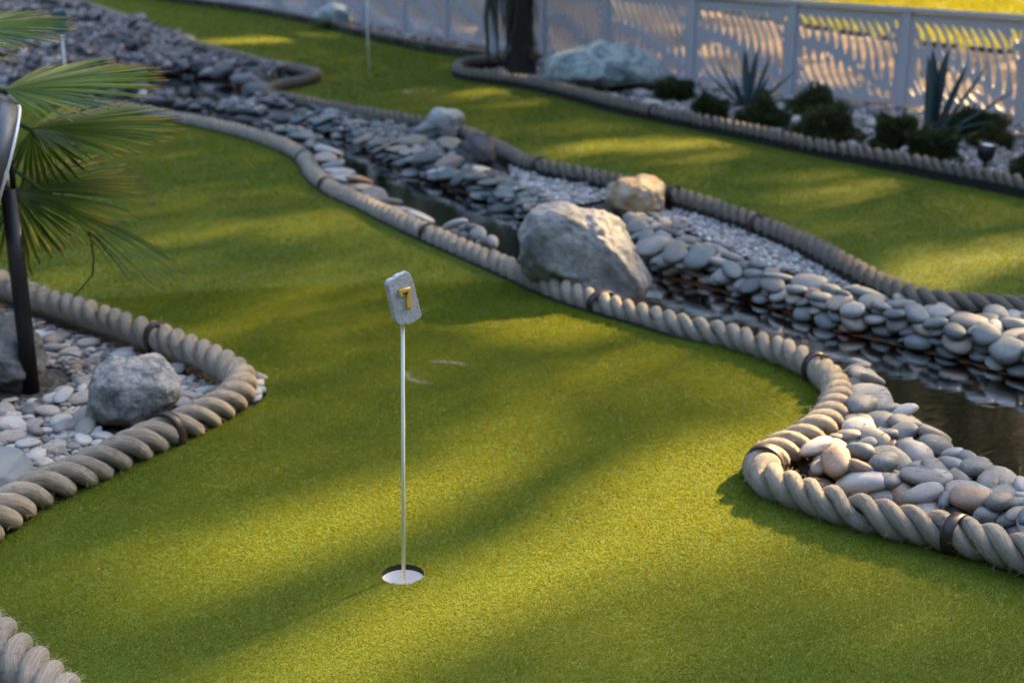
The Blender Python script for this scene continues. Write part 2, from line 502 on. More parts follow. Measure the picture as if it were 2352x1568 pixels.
# turf outlines
A_EDGE = spline([(p.x, p.y) for p in px([(-160, 606), (-60, 640), (20, 668), (100, 698), (180, 723), (260, 750), (340, 778), (420, 806), (500, 828), (560, 846), (600, 870), (614, 900), (596, 925), (545, 950), (470, 985), (390, 1012), (310, 1048), (220, 1090), (140, 1128), (65, 1165), (0, 1212), (-60, 1255), (-160, 1330)])], .06)[0]
N2, C2, D2, E2, F2 = flat('N'), flat('C', .08), flat('D', .08), flat('E', .1), flat('F')
G1 = np.vstack([N2, [(4.5, 2.2), (4.5, 0.3), (F2[-1][0], 0.3)], F2[::-1], A_EDGE[::-1], [(-5.0, A_EDGE[0][1]), (-5.0, N2[0][1])]])
D_UP = D2[:]
G2 = np.vstack([C2, [(6.5, C2[-1][1]), (6.5, D2[-1][1])], D2[::-1], E2[::-1]])

HOLE = at(925, 1318, 0.0)
HOLE_R = 0.056
CUP2 = at(167, 336, 0.0)
CUP3 = at(847, 158, 0.0)

# stream line with half widths; upper end widened, dark mud standing in for shadow
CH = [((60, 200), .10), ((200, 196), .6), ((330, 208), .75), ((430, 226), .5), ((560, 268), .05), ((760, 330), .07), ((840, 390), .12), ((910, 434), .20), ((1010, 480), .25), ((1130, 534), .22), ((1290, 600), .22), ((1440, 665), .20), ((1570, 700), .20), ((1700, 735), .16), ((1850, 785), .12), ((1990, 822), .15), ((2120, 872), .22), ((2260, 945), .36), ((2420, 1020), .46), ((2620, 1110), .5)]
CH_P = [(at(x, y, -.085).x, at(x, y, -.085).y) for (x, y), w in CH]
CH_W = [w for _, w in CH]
WL = -0.078

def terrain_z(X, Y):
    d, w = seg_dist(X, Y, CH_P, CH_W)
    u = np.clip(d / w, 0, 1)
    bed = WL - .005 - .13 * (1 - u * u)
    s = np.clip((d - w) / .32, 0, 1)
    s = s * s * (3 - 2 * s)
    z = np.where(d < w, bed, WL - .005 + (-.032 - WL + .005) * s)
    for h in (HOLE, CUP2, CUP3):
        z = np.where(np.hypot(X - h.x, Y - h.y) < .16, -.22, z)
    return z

# ------------------------------------------------------------------ ground
gx = np.concatenate([[-400, -120, -40, -15, -9], np.arange(-6.5, 6.5, .055), [8, 12, 20, 50, 150, 400]])
gy = np.concatenate([[-200, -40, -10, -2], np.arange(.5, 13, .055), np.arange(13, 24, .5), [30, 50, 100, 250, 600]])
GX, GY = np.meshgrid(gx, gy)
GZ = terrain_z(GX, GY)
nx, ny = len(gx), len(gy)
V = np.stack([GX.ravel(), GY.ravel(), GZ.ravel()], 1)
idx = np.arange(nx * ny).reshape(ny, nx)
Fq = np.stack([idx[:-1, :-1].ravel(), idx[:-1, 1:].ravel(), idx[1:, 1:].ravel(), idx[1:, :-1].ravel()], 1)
me = np_mesh('ground', V, Fq, True)
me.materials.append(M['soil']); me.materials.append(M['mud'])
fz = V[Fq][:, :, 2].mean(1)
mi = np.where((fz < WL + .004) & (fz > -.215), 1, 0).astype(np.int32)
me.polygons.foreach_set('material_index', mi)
tag(obj('ground', me), 'dark gravelly soil under the beds and banks', None, kind='structure')

# ------------------------------------------------------------------ putting greens
def sheet(name, outer, holes, m, z=0.0, skirt=.2):
    loops = [[Vector((p[0], p[1], 0)) for p in outer]] + [[Vector((p[0], p[1], 0)) for p in h] for h in holes]
    tris = tessellate_polygon(loops)
    verts = [(p.x, p.y, z) for lp in loops for p in lp]
    bm = bmesh.new()
    bv = [bm.verts.new(v) for v in verts]
    for a in tris:
        try: bm.faces.new([bv[i] for i in a])
        except ValueError: pass
    bmesh.ops.recalc_face_normals(bm, faces=bm.faces)
    if bm.faces and sum(f.normal.z for f in bm.faces) < 0:
        bmesh.ops.reverse_faces(bm, faces=bm.faces)
    base = 0
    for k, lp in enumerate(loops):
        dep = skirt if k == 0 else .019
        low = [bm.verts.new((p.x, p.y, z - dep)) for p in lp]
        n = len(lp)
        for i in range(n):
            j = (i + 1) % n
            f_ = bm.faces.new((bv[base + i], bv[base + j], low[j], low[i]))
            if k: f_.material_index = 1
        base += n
    return bm_mesh(name, bm)

def circle(c, r, n=40):
    return [(c.x + r * math.cos(2 * math.pi * i / n), c.y + r * math.sin(2 * math.pi * i / n)) for i in range(n)]

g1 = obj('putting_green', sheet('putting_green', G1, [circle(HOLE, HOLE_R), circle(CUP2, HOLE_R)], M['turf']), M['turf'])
for g_ in (g1,): g_.data.materials.append(plain('shaded_cut_backing', (.022, .026, .011), .9))  # wall of the cut holes, its shade put into the colour
tag(g1, 'near green of short artificial turf around the number seven flag', None, kind='structure')
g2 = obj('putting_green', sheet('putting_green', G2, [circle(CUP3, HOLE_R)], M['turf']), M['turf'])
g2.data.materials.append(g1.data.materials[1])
tag(g2, 'far green of artificial turf between the stream and the agave bed', None, kind='structure')

CHALK = [(at(1008, 856, 0), .118, 36, 112, .012), (at(1008, 856, 0), .118, 172, 265, .012), (at(966, 213, 0), .12, 0, 360, .02)]
def turf_blades(green, poly, n, r0, r1, holes, fine=.00125, flat_=1.0, sd_=.12):
    r = np.exp(rng.uniform(math.log(r0), math.log(r1), n))
    th = rng.uniform(R(-29), R(29), n)
    X, Y = r * np.sin(th), r * np.cos(th)
    k = in_poly(X, Y, poly)
    for h in holes:
        k &= np.hypot(X - h.x, Y - h.y) > HOLE_R - .0015
    X, Y, r = X[k], Y[k], r[k]
    n = len(X)
    w = r * fine * rng.uniform(.7, 1.35, n)
    hgt = np.minimum(w * rng.uniform(1.0, 1.9, n) * flat_, .016)
    a = rng.uniform(0, 2 * math.pi, n)
    b = a + rng.uniform(.6, 2.5, n)
    lean = hgt * rng.uniform(.2, 1.1, n)
    V = np.empty((n, 3, 3))
    V[:, 0] = np.stack([X - w / 2 * np.cos(a), Y - w / 2 * np.sin(a), np.full(n, -.001)], 1)
    V[:, 1] = np.stack([X + w / 2 * np.cos(a), Y + w / 2 * np.sin(a), np.full(n, -.001)], 1)
    V[:, 2] = np.stack([X + lean * np.cos(b), Y + lean * np.sin(b), hgt], 1)
    rn = np.repeat(np.clip(rng.normal(.42, sd_, n), 0, 1), 3)
    ck = np.zeros(n)
    for c_, rad_, a0, a1, wd in CHALK:      # worn chalk rings sprayed on the turf
        dx, dy = X - c_.x, Y - c_.y
        an = np.degrees(np.arctan2(dy, dx)) % 360
        q = np.clip((an - a0) / (a1 - a0), 0, 1)
        ck = np.maximum(ck, np.exp(-((np.hypot(dx, dy) - rad_) / wd) ** 2) * np.sin(np.pi * q) ** .5)
    ck = np.repeat(ck * rng.uniform(.6, 1.0, n), 3)
    me = np_mesh('turf_blades', V.reshape(-1, 3), np.arange(n * 3).reshape(n, 3), False, {'rnd': rn, 'chalk': ck})
    o = obj('turf_blades', me, M['blade'], green)
    tag(o, kind='stuff')
    return n

turf_blades(g1, G1, 1500000, 2.0, 6.0, [HOLE, CUP2], .00082)
turf_blades(g1, G1, 480000, 6.0, 13, [HOLE, CUP2], .0009, .8, .06)
turf_blades(g2, G2, 700000, 4.5, 22, [CUP3], .0009, .8, .06)

# ------------------------------------------------------------------ water
cl, _ = spline(CH_P, .12)
wv = np.interp(np.linspace(0, 1, len(cl)), np.linspace(0, 1, len(CH_W)), CH_W)
dd = np.gradient(cl, axis=0)
nn = np.stack([-dd[:, 1], dd[:, 0]], 1) / np.linalg.norm(dd, axis=1)[:, None]
_, wv = seg_dist(cl[:, 0], cl[:, 1], CH_P, CH_W)
wv = wv + .10
V, F = [], []
for i in range(len(cl)):
    for s in (-1, 1):
        q = cl[i] + s * nn[i] * wv[i]
        V.append((q[0], q[1], WL))
for i in range(len(cl) - 1):
    F.append((2 * i, 2 * i + 1, 2 * i + 3, 2 * i + 2))
tag(obj('water', np_mesh('water', np.array(V), np.array(F)), M['water']), 'shallow clear brown water of the stream', None, kind='structure')

# ------------------------------------------------------------------ ropes
def rope(key, label, step, seg, straps=(), fray=0, lead=.212, phase=0.0, rad=.0228, Rr=.0290, edging=0.0, side=0, lift=0.0, mat='rope', k_=1.0):
    rad, Rr, lead = rad * k_, Rr * k_, lead * k_
    root = empty('rope_border', (0, 0, 0))
    tag(root, label, 'rope', 'rope borders of the course')
    C, s = spline([tuple(p) for p in ROPE_W[key]], step)
    C[:, 2] += .004 * np.sin(s * 1.7 + phase) + .003 * np.sin(s * 4.1)
    C[:, 2] += lift
    if key == 'N': C[:, 2] -= .022 * np.clip((C[:, 1] - 4.9) / .6, 0, 1)
    T = np.gradient(C, axis=0)
    T /= np.linalg.norm(T, axis=1)[:, None]
    up = np.array([0, 0, 1.0])
    N = np.cross(up, T); N /= np.linalg.norm(N, axis=1)[:, None]
    B = np.cross(T, N)
    n = len(C)
    surf = []
    for k in range(3):
        jit = .30 * np.sin(s * 2.1 + k * .3) + .16 * np.sin(s * 5.3 + k * 2) + .10 * np.sin(s * 9.7 + k)
        ph = 2 * math.pi * s / lead + k * 2 * math.pi / 3 + phase + jit
        rdir = np.cos(ph)[:, None] * N + np.sin(ph)[:, None] * B
        P = C + Rr * rdir
        tt = np.gradient(P, axis=0); tt /= np.linalg.norm(tt, axis=1)[:, None]
        e1 = rdir - (rdir * tt).sum(1)[:, None] * tt
        e1 /= np.linalg.norm(e1, axis=1)[:, None]
        e2 = np.cross(tt, e1)
        th = np.linspace(0, 2 * math.pi, seg, endpoint=False)
        rr = rad * (1 + .06 * np.sin(s * 11 + k) + .05 * np.sin(s * 23 + 2 * k) + .04 * np.sin(s * 37.0 + k * 5))
        ring = P[:, None, :] + rr[:, None, None] * (1.02 * np.cos(th)[None, :, None] * e1[:, None, :] + .97 * np.sin(th)[None, :, None] * e2[:, None, :])
        tw = th[None, :] + s[:, None] * 14.0
        fib = np.stack([np.cos(tw), np.sin(tw), np.repeat(s[:, None], seg, 1) * 1.0 + k * 13], 2)
        i0 = np.arange(n - 1)[:, None] * seg
        j = np.arange(seg)[None, :]
        j2 = (j + 1) % seg
        F = np.stack([i0 + j, i0 + j2, i0 + seg + j2, i0 + seg + j], 2).reshape(-1, 4)
        obj('strand', np_mesh('strand', ring.reshape(-1, 3), F, True, {'fib': fib.reshape(-1, 3)}), M[mat], root)
        surf.append((P, tt, e1, e2, s))
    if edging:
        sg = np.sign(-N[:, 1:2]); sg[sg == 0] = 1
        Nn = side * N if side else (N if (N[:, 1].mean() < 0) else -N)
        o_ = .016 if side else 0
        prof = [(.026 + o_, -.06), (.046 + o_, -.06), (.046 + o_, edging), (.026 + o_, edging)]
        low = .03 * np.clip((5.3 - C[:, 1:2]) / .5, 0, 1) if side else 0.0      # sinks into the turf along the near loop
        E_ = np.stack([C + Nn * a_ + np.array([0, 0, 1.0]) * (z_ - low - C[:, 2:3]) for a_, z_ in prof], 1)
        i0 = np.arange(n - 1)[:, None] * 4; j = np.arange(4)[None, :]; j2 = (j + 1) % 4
        obj('edging_shade_strip', np_mesh('edging_shade_strip', E_.reshape(-1, 3), np.stack([i0 + j, i0 + j2, i0 + 4 + j2, i0 + 4 + j], 2).reshape(-1, 4), False), M['liner_shade'], root)  # black liner; beside the near bank rope it stands in for a shadow gap
    for (sx, sy) in straps:
        p = at(sx, sy, RZ)
        i = int(np.argmin(np.hypot(C[:, 0] - p.x, C[:, 1] - p.y)))
        bm = bmesh.new()
        ns = 28
        prev = None
        rings = []
        tilt = random.uniform(-.25, .25)
        for q in range(ns):
            a = 2 * math.pi * q / ns
            d = Vector(N[i]) * math.cos(a) + Vector(B[i]) * math.sin(a)
            rb = .0530 * k_ + .0022 * math.sin(3 * a + i)
            sh = Vector(T[i]) * tilt * rb * math.cos(a)
            c0 = Vector(C[i]) + sh
            rings.append([bm.verts.new(c0 + d * r_ + Vector(T[i]) * w_) for r_, w_ in ((rb, -.016), (rb + .0035, -.015), (rb + .0035, .015), (rb, .016))])
        for q in range(ns):
            a, b = rings[q], rings[(q + 1) % ns]
            for k in range(4):
                bm.faces.new((a[k], a[(k + 1) % 4], b[(k + 1) % 4], b[k]))
        bmesh.ops.recalc_face_normals(bm, faces=bm.faces)
        obj('strap', bm_mesh('strap', bm, True), M['strap'], root)
    if fray:
        V, F = [], []
        vis = [i for i in range(n) if C[i][1] < 6 and abs(C[i][0]) < .5 * C[i][1] + .3]
        for _ in range(fray if vis else 0):
            P, tt, e1, e2, s_ = random.choice(surf)
            i = random.choice(vis)
            a = random.gauss(0, 1.0)
            nrm = Vector(e1[i]) * math.cos(a) + Vector(e2[i]) * math.sin(a)
            p = Vector(P[i]) + nrm * rad
            d = (Vector(tt[i]) * random.choice((-1, 1)) * random.uniform(.3, 1.2) + nrm * random.uniform(.15, .9) + Vector((random.uniform(-.4, .4), random.uniform(-.4, .4), random.uniform(-.5, .2)))).normalized()
            L = random.uniform(.008, .032)
            wv_ = d.cross(Vector((random.random(), random.random(), random.random()))).normalized() * .00035
            b = len(V)
            mid = p + d * L * .55 + nrm * .002
            V += [p - wv_, p + wv_, mid + wv_, mid - wv_, p + d * L - Vector((0, 0, L * .15))]
            F += [(b, b + 1, b + 2), (b, b + 2, b + 3), (b + 3, b + 2, b + 4)]
        if V:
            o = obj('frayed_fibre', np_mesh('frayed_fibre', np.array([tuple(v) for v in V]), np.array(F), False), M['fray'], root)
            tag(o, kind='stuff')
    return root

rope('A', 'thick twisted rope rounding the pale pebble bed with the lamp post', .009, 18, [(372, 776), (385, 988)], 4200, k_=1.14)
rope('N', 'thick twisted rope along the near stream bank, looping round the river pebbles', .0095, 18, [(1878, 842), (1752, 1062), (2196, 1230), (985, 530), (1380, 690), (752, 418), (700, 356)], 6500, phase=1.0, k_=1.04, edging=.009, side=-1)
rope('C', 'twisted rope along the far stream bank beside the tan and grey boulders', .014, 12, [(1120, 326), (1240, 380), (1748, 513), (1545, 451)], phase=.4, edging=.03, mat='rope_dark')
rope('D', 'twisted rope edging the agave bed in front of the white fence', .016, 10, [(1500, 262)], phase=2.0, edging=.052, lift=.02, mat='rope_dark')
rope('E', 'dark rope edging the far green along the foot of the white fence', .02, 8, phase=.8, edging=.075, lift=.0, mat='rope_dark')
rope('F', 'end of thick pale rope in the bottom corner of the near green', .008, 20, (), 1200, phase=.3, k_=1.14)

# ------------------------------------------------------------------ stones
def stone_meshes(name, n, m, sub=3, pw=2.4, rough=.10, flatness=1.0, cut=0.0):
    out = []
    for k in range(n):
        bm = bmesh.new()
        bmesh.ops.create_icosphere(bm, subdivisions=sub, radius=1)
        off = Vector((k * 7.3, k * 3.1, k * 1.7))
        cuts = []
        for _ in range(6 if cut else 0):
            v = Vector((random.gauss(0, 1), random.gauss(0, 1), random.gauss(0, .5))).normalized()
            cuts.append((v, random.uniform(.62, .86)))
        tap = random.uniform(-.22, .22)
        bend = random.uniform(-.15, .15)
        for v in bm.verts:
            p = v.co.copy()
            q = (abs(p.x) ** pw + abs(p.y) ** pw + abs(p.z) ** pw) ** (1 / pw)
            p /= q
            for nn_, d_ in cuts:
                e = p.dot(nn_) - d_
                if e > 0: p -= nn_ * e * cut
            p *= 1 + rough * noise.noise(p * 1.1 + off) + rough * .5 * noise.noise(p * 2.3 + off)
            p.y *= 1 + tap * p.x
            p.y += bend * p.x * p.x
            p.z *= flatness * (1 + .12 * p.x * (1 if k % 2 else -1))
            v.co = p
        me = bm_mesh(name, bm, True)
        me.materials.append(m)
        out.append(me)
    return out

class Heap:
    """stones dropped one by one onto the ground and onto each other"""
    def __init__(s, polys, cell=.012, minz=-.075):
        s.polys = [np.array([(p[0], p[1]) for p in q]) for q in polys]
        allp = np.vstack(s.polys)
        s.x0, s.y0 = allp.min(0) - .3
        s.x1, s.y1 = allp.max(0) + .3
        s.c = cell
        xs = np.arange(s.x0, s.x1, cell); ys = np.arange(s.y0, s.y1, cell)
        X, Y = np.meshgrid(xs, ys)
        s.H = terrain_z(X, Y)
        s.nx, s.ny = len(xs), len(ys)
        ar = np.array([abs(np.sum(q[:, 0] * np.roll(q[:, 1], -1) - np.roll(q[:, 0], -1) * q[:, 1])) / 2 for q in s.polys])
        s.pw = ar / ar.sum()
        s.minz = minz
        s.pool = []
    def point(s):
        if not s.pool:
            for q, w in zip(s.polys, s.pw):
                got, need = [], int(6000 * w) + 1
                while len(got) < need:
                    X = rng.uniform(q[:, 0].min(), q[:, 0].max(), 8000); Y = rng.uniform(q[:, 1].min(), q[:, 1].max(), 8000)
                    k = in_poly(X, Y, q)
                    if s.minz is not None: k &= terrain_z(X, Y) > s.minz
                    got += list(zip(X[k].tolist(), Y[k].tolist()))
                s.pool += got[:need]
            random.shuffle(s.pool)
        return s.pool.pop()
    def block(s, x, y, rad, top):
        """something already standing here"""
        X, Y = np.meshgrid(s.x0 + np.arange(s.nx) * s.c, s.y0 + np.arange(s.ny) * s.c)
        s.H = np.where(np.hypot(X - x, Y - y) < rad, np.maximum(s.H, top), s.H)
    def drop(s, a, b, c, tries=7, zmax=.12, pt=None, q=.72):
        best = None
        for _ in range(tries):
            x, y = pt if pt else s.point()
            yaw = rng.uniform(0, math.pi)
            rr = int(max(a, b) / s.c) + 1
            ix, iy = int((x - s.x0) / s.c), int((y - s.y0) / s.c)
            if ix - rr < 0 or iy - rr < 0 or ix + rr >= s.nx or iy + rr >= s.ny: continue
            g = np.arange(-rr, rr + 1) * s.c
            DX, DY = np.meshgrid(g, g)
            u = (DX * math.cos(yaw) + DY * math.sin(yaw)) / a
            v = (-DX * math.sin(yaw) + DY * math.cos(yaw)) / b
            r2 = u * u + v * v
            m = r2 < .95
            Hs = s.H[iy - rr:iy + rr + 1, ix - rr:ix + rr + 1]
            prof = c * np.sqrt(1 - np.clip(r2[m], 0, .95))
            z = np.quantile(Hs[m] + prof, q)
            if best is None or z < best[0]:
                A_ = np.stack([DX[m], DY[m], np.ones(m.sum())], 1)
                co, *_ = np.linalg.lstsq(A_, Hs[m], rcond=None)
                best = (z, x, y, yaw, ix, iy, rr, r2, m, co)
        if best is None or best[0] > zmax: return None
        z, x, y, yaw, ix, iy, rr, r2, m, co = best
        sub = s.H[iy - rr:iy + rr + 1, ix - rr:ix + rr + 1]
        sub[m] = np.maximum(sub[m], z + c * np.sqrt(1 - r2[m]) * .92)
        gxx, gyy = np.clip(co[0], -.45, .45) * .8, np.clip(co[1], -.45, .45) * .8
        nrm = Vector((-gxx, -gyy, 1)).normalized()
        M3 = nrm.to_track_quat('Z', 'Y').to_matrix() @ Matrix.Rotation(yaw - 0, 3, 'Z')
        xa = Vector((math.cos(yaw), math.sin(yaw), 0)); xa = (xa - nrm * xa.dot(nrm)).normalized()
        ya = nrm.cross(xa)
        M3 = Matrix((xa, ya, nrm)).transposed()
        return Matrix.Translation((x, y, z)) @ M3.to_4x4() @ Matrix.Diagonal((a, b, c, 1))

def fill(heap, parent, name, meshes, n, size, zmax=.1, tries=7, ratio=(.55, .85), thick=(.5, .75), limit=300):
    k = 0
    for i in range(n):
        a = rng.uniform(*size) * (1.0 if rng.random() < .8 else 1.25)
        b = a * rng.uniform(*ratio)
        c = b * rng.uniform(*thick)
        mw = heap.drop(a, b, c, tries, zmax)
        if mw is None: continue
        o = obj(name, meshes[int(rng.integers(len(meshes)))], None, parent)
        o.matrix_world = mw
        k += 1
        if k >= limit: break
    return k

def gravel(parent, heap, n, size, m, zmax=.03, name='gravel'):
    """small crushed stones, too many to count: one mesh"""
    ico = bmesh.new()
    bmesh.ops.create_icosphere(ico, subdivisions=1, radius=1)
    iv = np.array([v.co[:] for v in ico.verts]); itri = np.array([[v.index for v in f.verts] for f in ico.faces]); ico.free()
    Vs, Fs, rs = [], [], []
    b = 0
    for i in range(n):
        x, y = heap.point()
        ix, iy = int((x - heap.x0) / heap.c), int((y - heap.y0) / heap.c)
        z = heap.H[iy, ix]
        a = rng.uniform(*size)
        if z > zmax: continue
        th = rng.uniform(0, 2 * math.pi)
        sc = np.array([a, a * rng.uniform(.55, .9), a * rng.uniform(.4, .7)])
        v = iv * sc * rng.uniform(.72, 1.15, (len(iv), 1))
        tl = rng.uniform(-.5, .5)
        v = np.stack([v[:, 0], v[:, 1] * math.cos(tl) - v[:, 2] * math.sin(tl), v[:, 1] * math.sin(tl) + v[:, 2] * math.cos(tl)], 1)
        v = np.stack([v[:, 0] * math.cos(th) - v[:, 1] * math.sin(th), v[:, 0] * math.sin(th) + v[:, 1] * math.cos(th), v[:, 2]], 1)
        Vs.append(v + np.array([x, y, z + sc[2] * .5])); Fs.append(itri + b); rs.append(np.full(len(iv), rng.random()))
        b += len(iv)
        heap.H[iy, ix] = min(z + sc[2] * .6, zmax + .02)
    o = obj(name, np_mesh(name, np.vstack(Vs), np.vstack(Fs), False, {'rnd': np.concatenate(rs)}), m, parent)
    tag(o, kind='stuff')
    return o

PEB = stone_meshes('pebble', 12, M['pebble'])
BANK = stone_meshes('pebble', 10, M['bankstone'], rough=.08)
PALE = stone_meshes('pale_pebble', 12, M['palepebble'], rough=.09)
SLATE = stone_meshes('slate_chip', 10, M['slate'], sub=3, pw=3.0, rough=.16, cut=.8)
CHIP = stone_meshes('stone_chip', 10, M['darkchip'], sub=2, pw=2.6, rough=.18, cut=.8)

# -- boulders first, so that the pebbles lie against them
def boulder(name, label, outline, yb, depth, m, seed, cuts=5, rough=.07, cut=.7, cat='boulder'):
    Yc = yb + depth * .42
    W = [at_y(x, y, Yc) for x, y in outline]
    cx = sum(p.x for p in W) / len(W); cz = (max(p.z for p in W) + min(p.z for p in W)) / 2
    # dense outline, radius by angle
    ang, rad = [], []
    n = len(W)
    for i in range(n):
        for t_ in np.linspace(0, 1, 12, endpoint=False):
            q = W[i].lerp(W[(i + 1) % n], t_)
            ang.append(math.atan2(q.z - cz, q.x - cx)); rad.append(math.hypot(q.z - cz, q.x - cx))
    o_ = np.argsort(ang); ang = np.array(ang)[o_]; rad = np.array(rad)[o_]
    ang = np.concatenate([ang - 2 * math.pi, ang, ang + 2 * math.pi]); rad = np.tile(rad, 3)
    rs = random.Random(seed)
    bm = bmesh.new()
    bmesh.ops.create_icosphere(bm, subdivisions=5, radius=1)
    mr = float(rad.mean())
    planes = []
    for _ in range(cuts):
        v = Vector((rs.gauss(0, .8), -abs(rs.gauss(0, 1)) if _ % 4 else rs.gauss(0, 1), rs.gauss(.25, .8))).normalized()
        planes.append((v, rs.uniform(.66, .88)))
    off = Vector((seed * 3.7, seed * 1.3, seed * 9.1))
    for v in bm.verts:
        p = v.co
        rho = math.sqrt(max(0, 1 - p.y * p.y))
        a = math.atan2(p.z, p.x)
        Rr_ = float(np.interp(a, ang, rad))
        u = Vector((p.x, p.y, p.z))
        k = 1.0
        for nn_, d_ in planes:
            e = u.dot(nn_) - d_
            if e > 0: u -= nn_ * e * cut
        sc = 1 + rough * (.8 * noise.noise(u * 1.7 + off) - .9 * abs(noise.noise(u * 2.6 + off)) - .55 * abs(noise.noise(u * 5.5 + off)) + .3 * noise.noise(u * 11 + off) + .2 * noise.noise(u * 22 + off))
        rho2 = max(0, math.hypot(u.x, u.z)) ** .8
        v.co = Vector((Rr_ * rho2 * math.cos(a) * sc, u.y * depth * .5 * sc, Rr_ * rho2 * math.sin(a) * sc))
    o = obj(name, bm_mesh(name, bm, True), m, None, (cx, Yc, cz))
    tag(o, label, cat, 'boulders')
    return o, (cx, Yc, max(abs(q.x - cx) for q in W))

bl = []
bl.append(boulder('boulder', 'largest pale boulder standing in the stream beside the near rope', [(1180, 590), (1190, 535), (1215, 488), (1250, 465), (1295, 460), (1345, 474), (1395, 490), (1440, 512), (1462, 556), (1480, 600), (1512, 636), (1518, 672), (1500, 700), (1420, 706), (1330, 680), (1250, 650), (1195, 625)], 5.72, .46, M['quartz'], 3, 11, .13, .9))
bl.append(boulder('boulder', 'tan boulder breaking the rope of the far stream bank', [(1378, 452), (1392, 425), (1430, 408), (1470, 400), (1510, 404), (1535, 425), (1541, 460), (1530, 488), (1480, 498), (1430, 490), (1390, 475)], 7.3, .30, M['tanrock'], 5, 12, .11, 1.0))
bl.append(boulder('boulder', 'pale grey boulder with a rounded top on the far bank rope', [(950, 300), (975, 278), (990, 252), (1015, 241), (1048, 244), (1066, 262), (1070, 295), (1062, 322), (1020, 326), (970, 318)], 9.5, .26, M['greyrock'], 8, 9, .08, .95))
bl.append(boulder('boulder', 'dark boulder in front of the pale grey one', [(1040, 350), (1050, 318), (1080, 303), (1115, 308), (1145, 335), (1152, 368), (1135, 392), (1090, 398), (1052, 388)], 8.5, .24, M['darkrock'], 11, 9, .08, .95))
bl.append(boulder('boulder', 'broad blue-green boulder in front of the white fence', [(1222, 185), (1240, 150), (1275, 118), (1330, 105), (1390, 90), (1440, 96), (1490, 118), (1530, 150), (1562, 182), (1550, 205), (1460, 214), (1360, 220), (1270, 212), (1230, 205)], 11.6, .8, M['bluerock'], 14, 16, .12, 1.0))
bl.append(boulder('boulder', 'pale boulder against the fence at the back of the far green', [(715, 40), (735, 18), (765, 6), (792, 10), (812, 30), (815, 52), (780, 62), (735, 55)], 16.5, .5, M['bluerock'], 19, 4))
bl.append(boulder('boulder', 'speckled granite boulder among the pale pebbles', [(196, 960), (204, 905), (216, 850), (250, 808), (300, 800), (350, 808), (388, 838), (412, 880), (414, 920), (395, 955), (350, 985), (280, 998), (220, 990)], 4.27, .28, M['granite'], 22, 14, .08, .95))
bl.append(boulder('boulder', 'rough grey boulder behind the lamp post', [(-90, 860), (-80, 770), (-50, 728), (-5, 718), (35, 724), (70, 755), (92, 800), (102, 845), (92, 885), (40, 905), (-40, 905)], 4.62, .35, M['roughrock'], 27, 16, .16, 1.0))
bl.append(boulder('boulder', 'smooth slate-blue boulder at the left end of the pebble bed', [(-110, 1110), (-95, 1060), (-55, 1040), (0, 1040), (40, 1055), (66, 1085), (74, 1118), (40, 1150), (-40, 1160)], 3.72, .28, M['slaterock'], 31, 4, .03, .8))

# -- banks
def bank(label):
    e = empty('pebble_bank')
    tag(e, label, None, kind='structure')
    return e

def P2(lst, z=-.03):
    return [(p.x, p.y) for p in px(lst, z)]

# right island
b1 = bank('heap of grey and tan river pebbles inside the loop of the near rope')
h1 = Heap([P2([(1955, 880), (1995, 868), (2075, 913), (2135, 968), (2195, 1018), (2255, 1083), (2315, 1138), (2345, 1168), (2450, 1225), (2450, 1285), (2300, 1232), (2200, 1208), (2060, 1168), (1900, 1120), (1822, 1088), (1806, 1070), (1840, 1046), (1906, 1004), (1946, 962), (1962, 920)])])
for (x_, y_) in N2[::1]:
    if x_ > 0 and y_ < 5.6: h1.block(x_, y_, .052, .07)
print('pebbles', fill(h1, b1, 'pebble', PEB, 400, (.036, .070), .055, 9, limit=300, ratio=(.5, .9)))
# far bank
b2 = bank('slope of smooth blue-grey river pebbles between the water and the far rope')
h2 = Heap([P2([(1490, 590), (1540, 562), (1640, 600), (1760, 652), (1880, 684), (1960, 702), (2060, 716), (2150, 726), (2300, 734), (2480, 744), (2480, 872), (2250, 842), (2100, 815), (2000, 790), (1900, 770), (1800, 745), (1700, 705), (1600, 690), (1540, 660), (1500, 610)]), P2([(1440, 510), (1500, 530), (1550, 550), (1550, 580), (1500, 595), (1465, 550)])])
h2.block(bl[0][1][0], bl[0][1][1], .26, .3); h2.block(bl[1][1][0], bl[1][1][1], .17, .3)
for (x_, y_) in C2:
    if 0 < x_ and y_ < 8.2: h2.block(x_, y_, .055, .08)
print('bank', fill(h2, b2, 'pebble', BANK, 420, (.038, .076), .045, 10, limit=300, thick=(.40, .62)))
h2g = Heap([P2([(1540, 480), (1620, 494), (1700, 520), (1800, 556), (1870, 590), (1940, 625), (2010, 664), (1960, 674), (1860, 650), (1740, 612), (1640, 566), (1545, 524)]), P2([(1390, 470), (1545, 492), (1550, 530), (1490, 560), (1440, 510)])])
h2g.H[:] = np.maximum(h2g.H, -.015)
gravel(b2, h2g, 3800, (.009, .021), M['gravel'], .02)
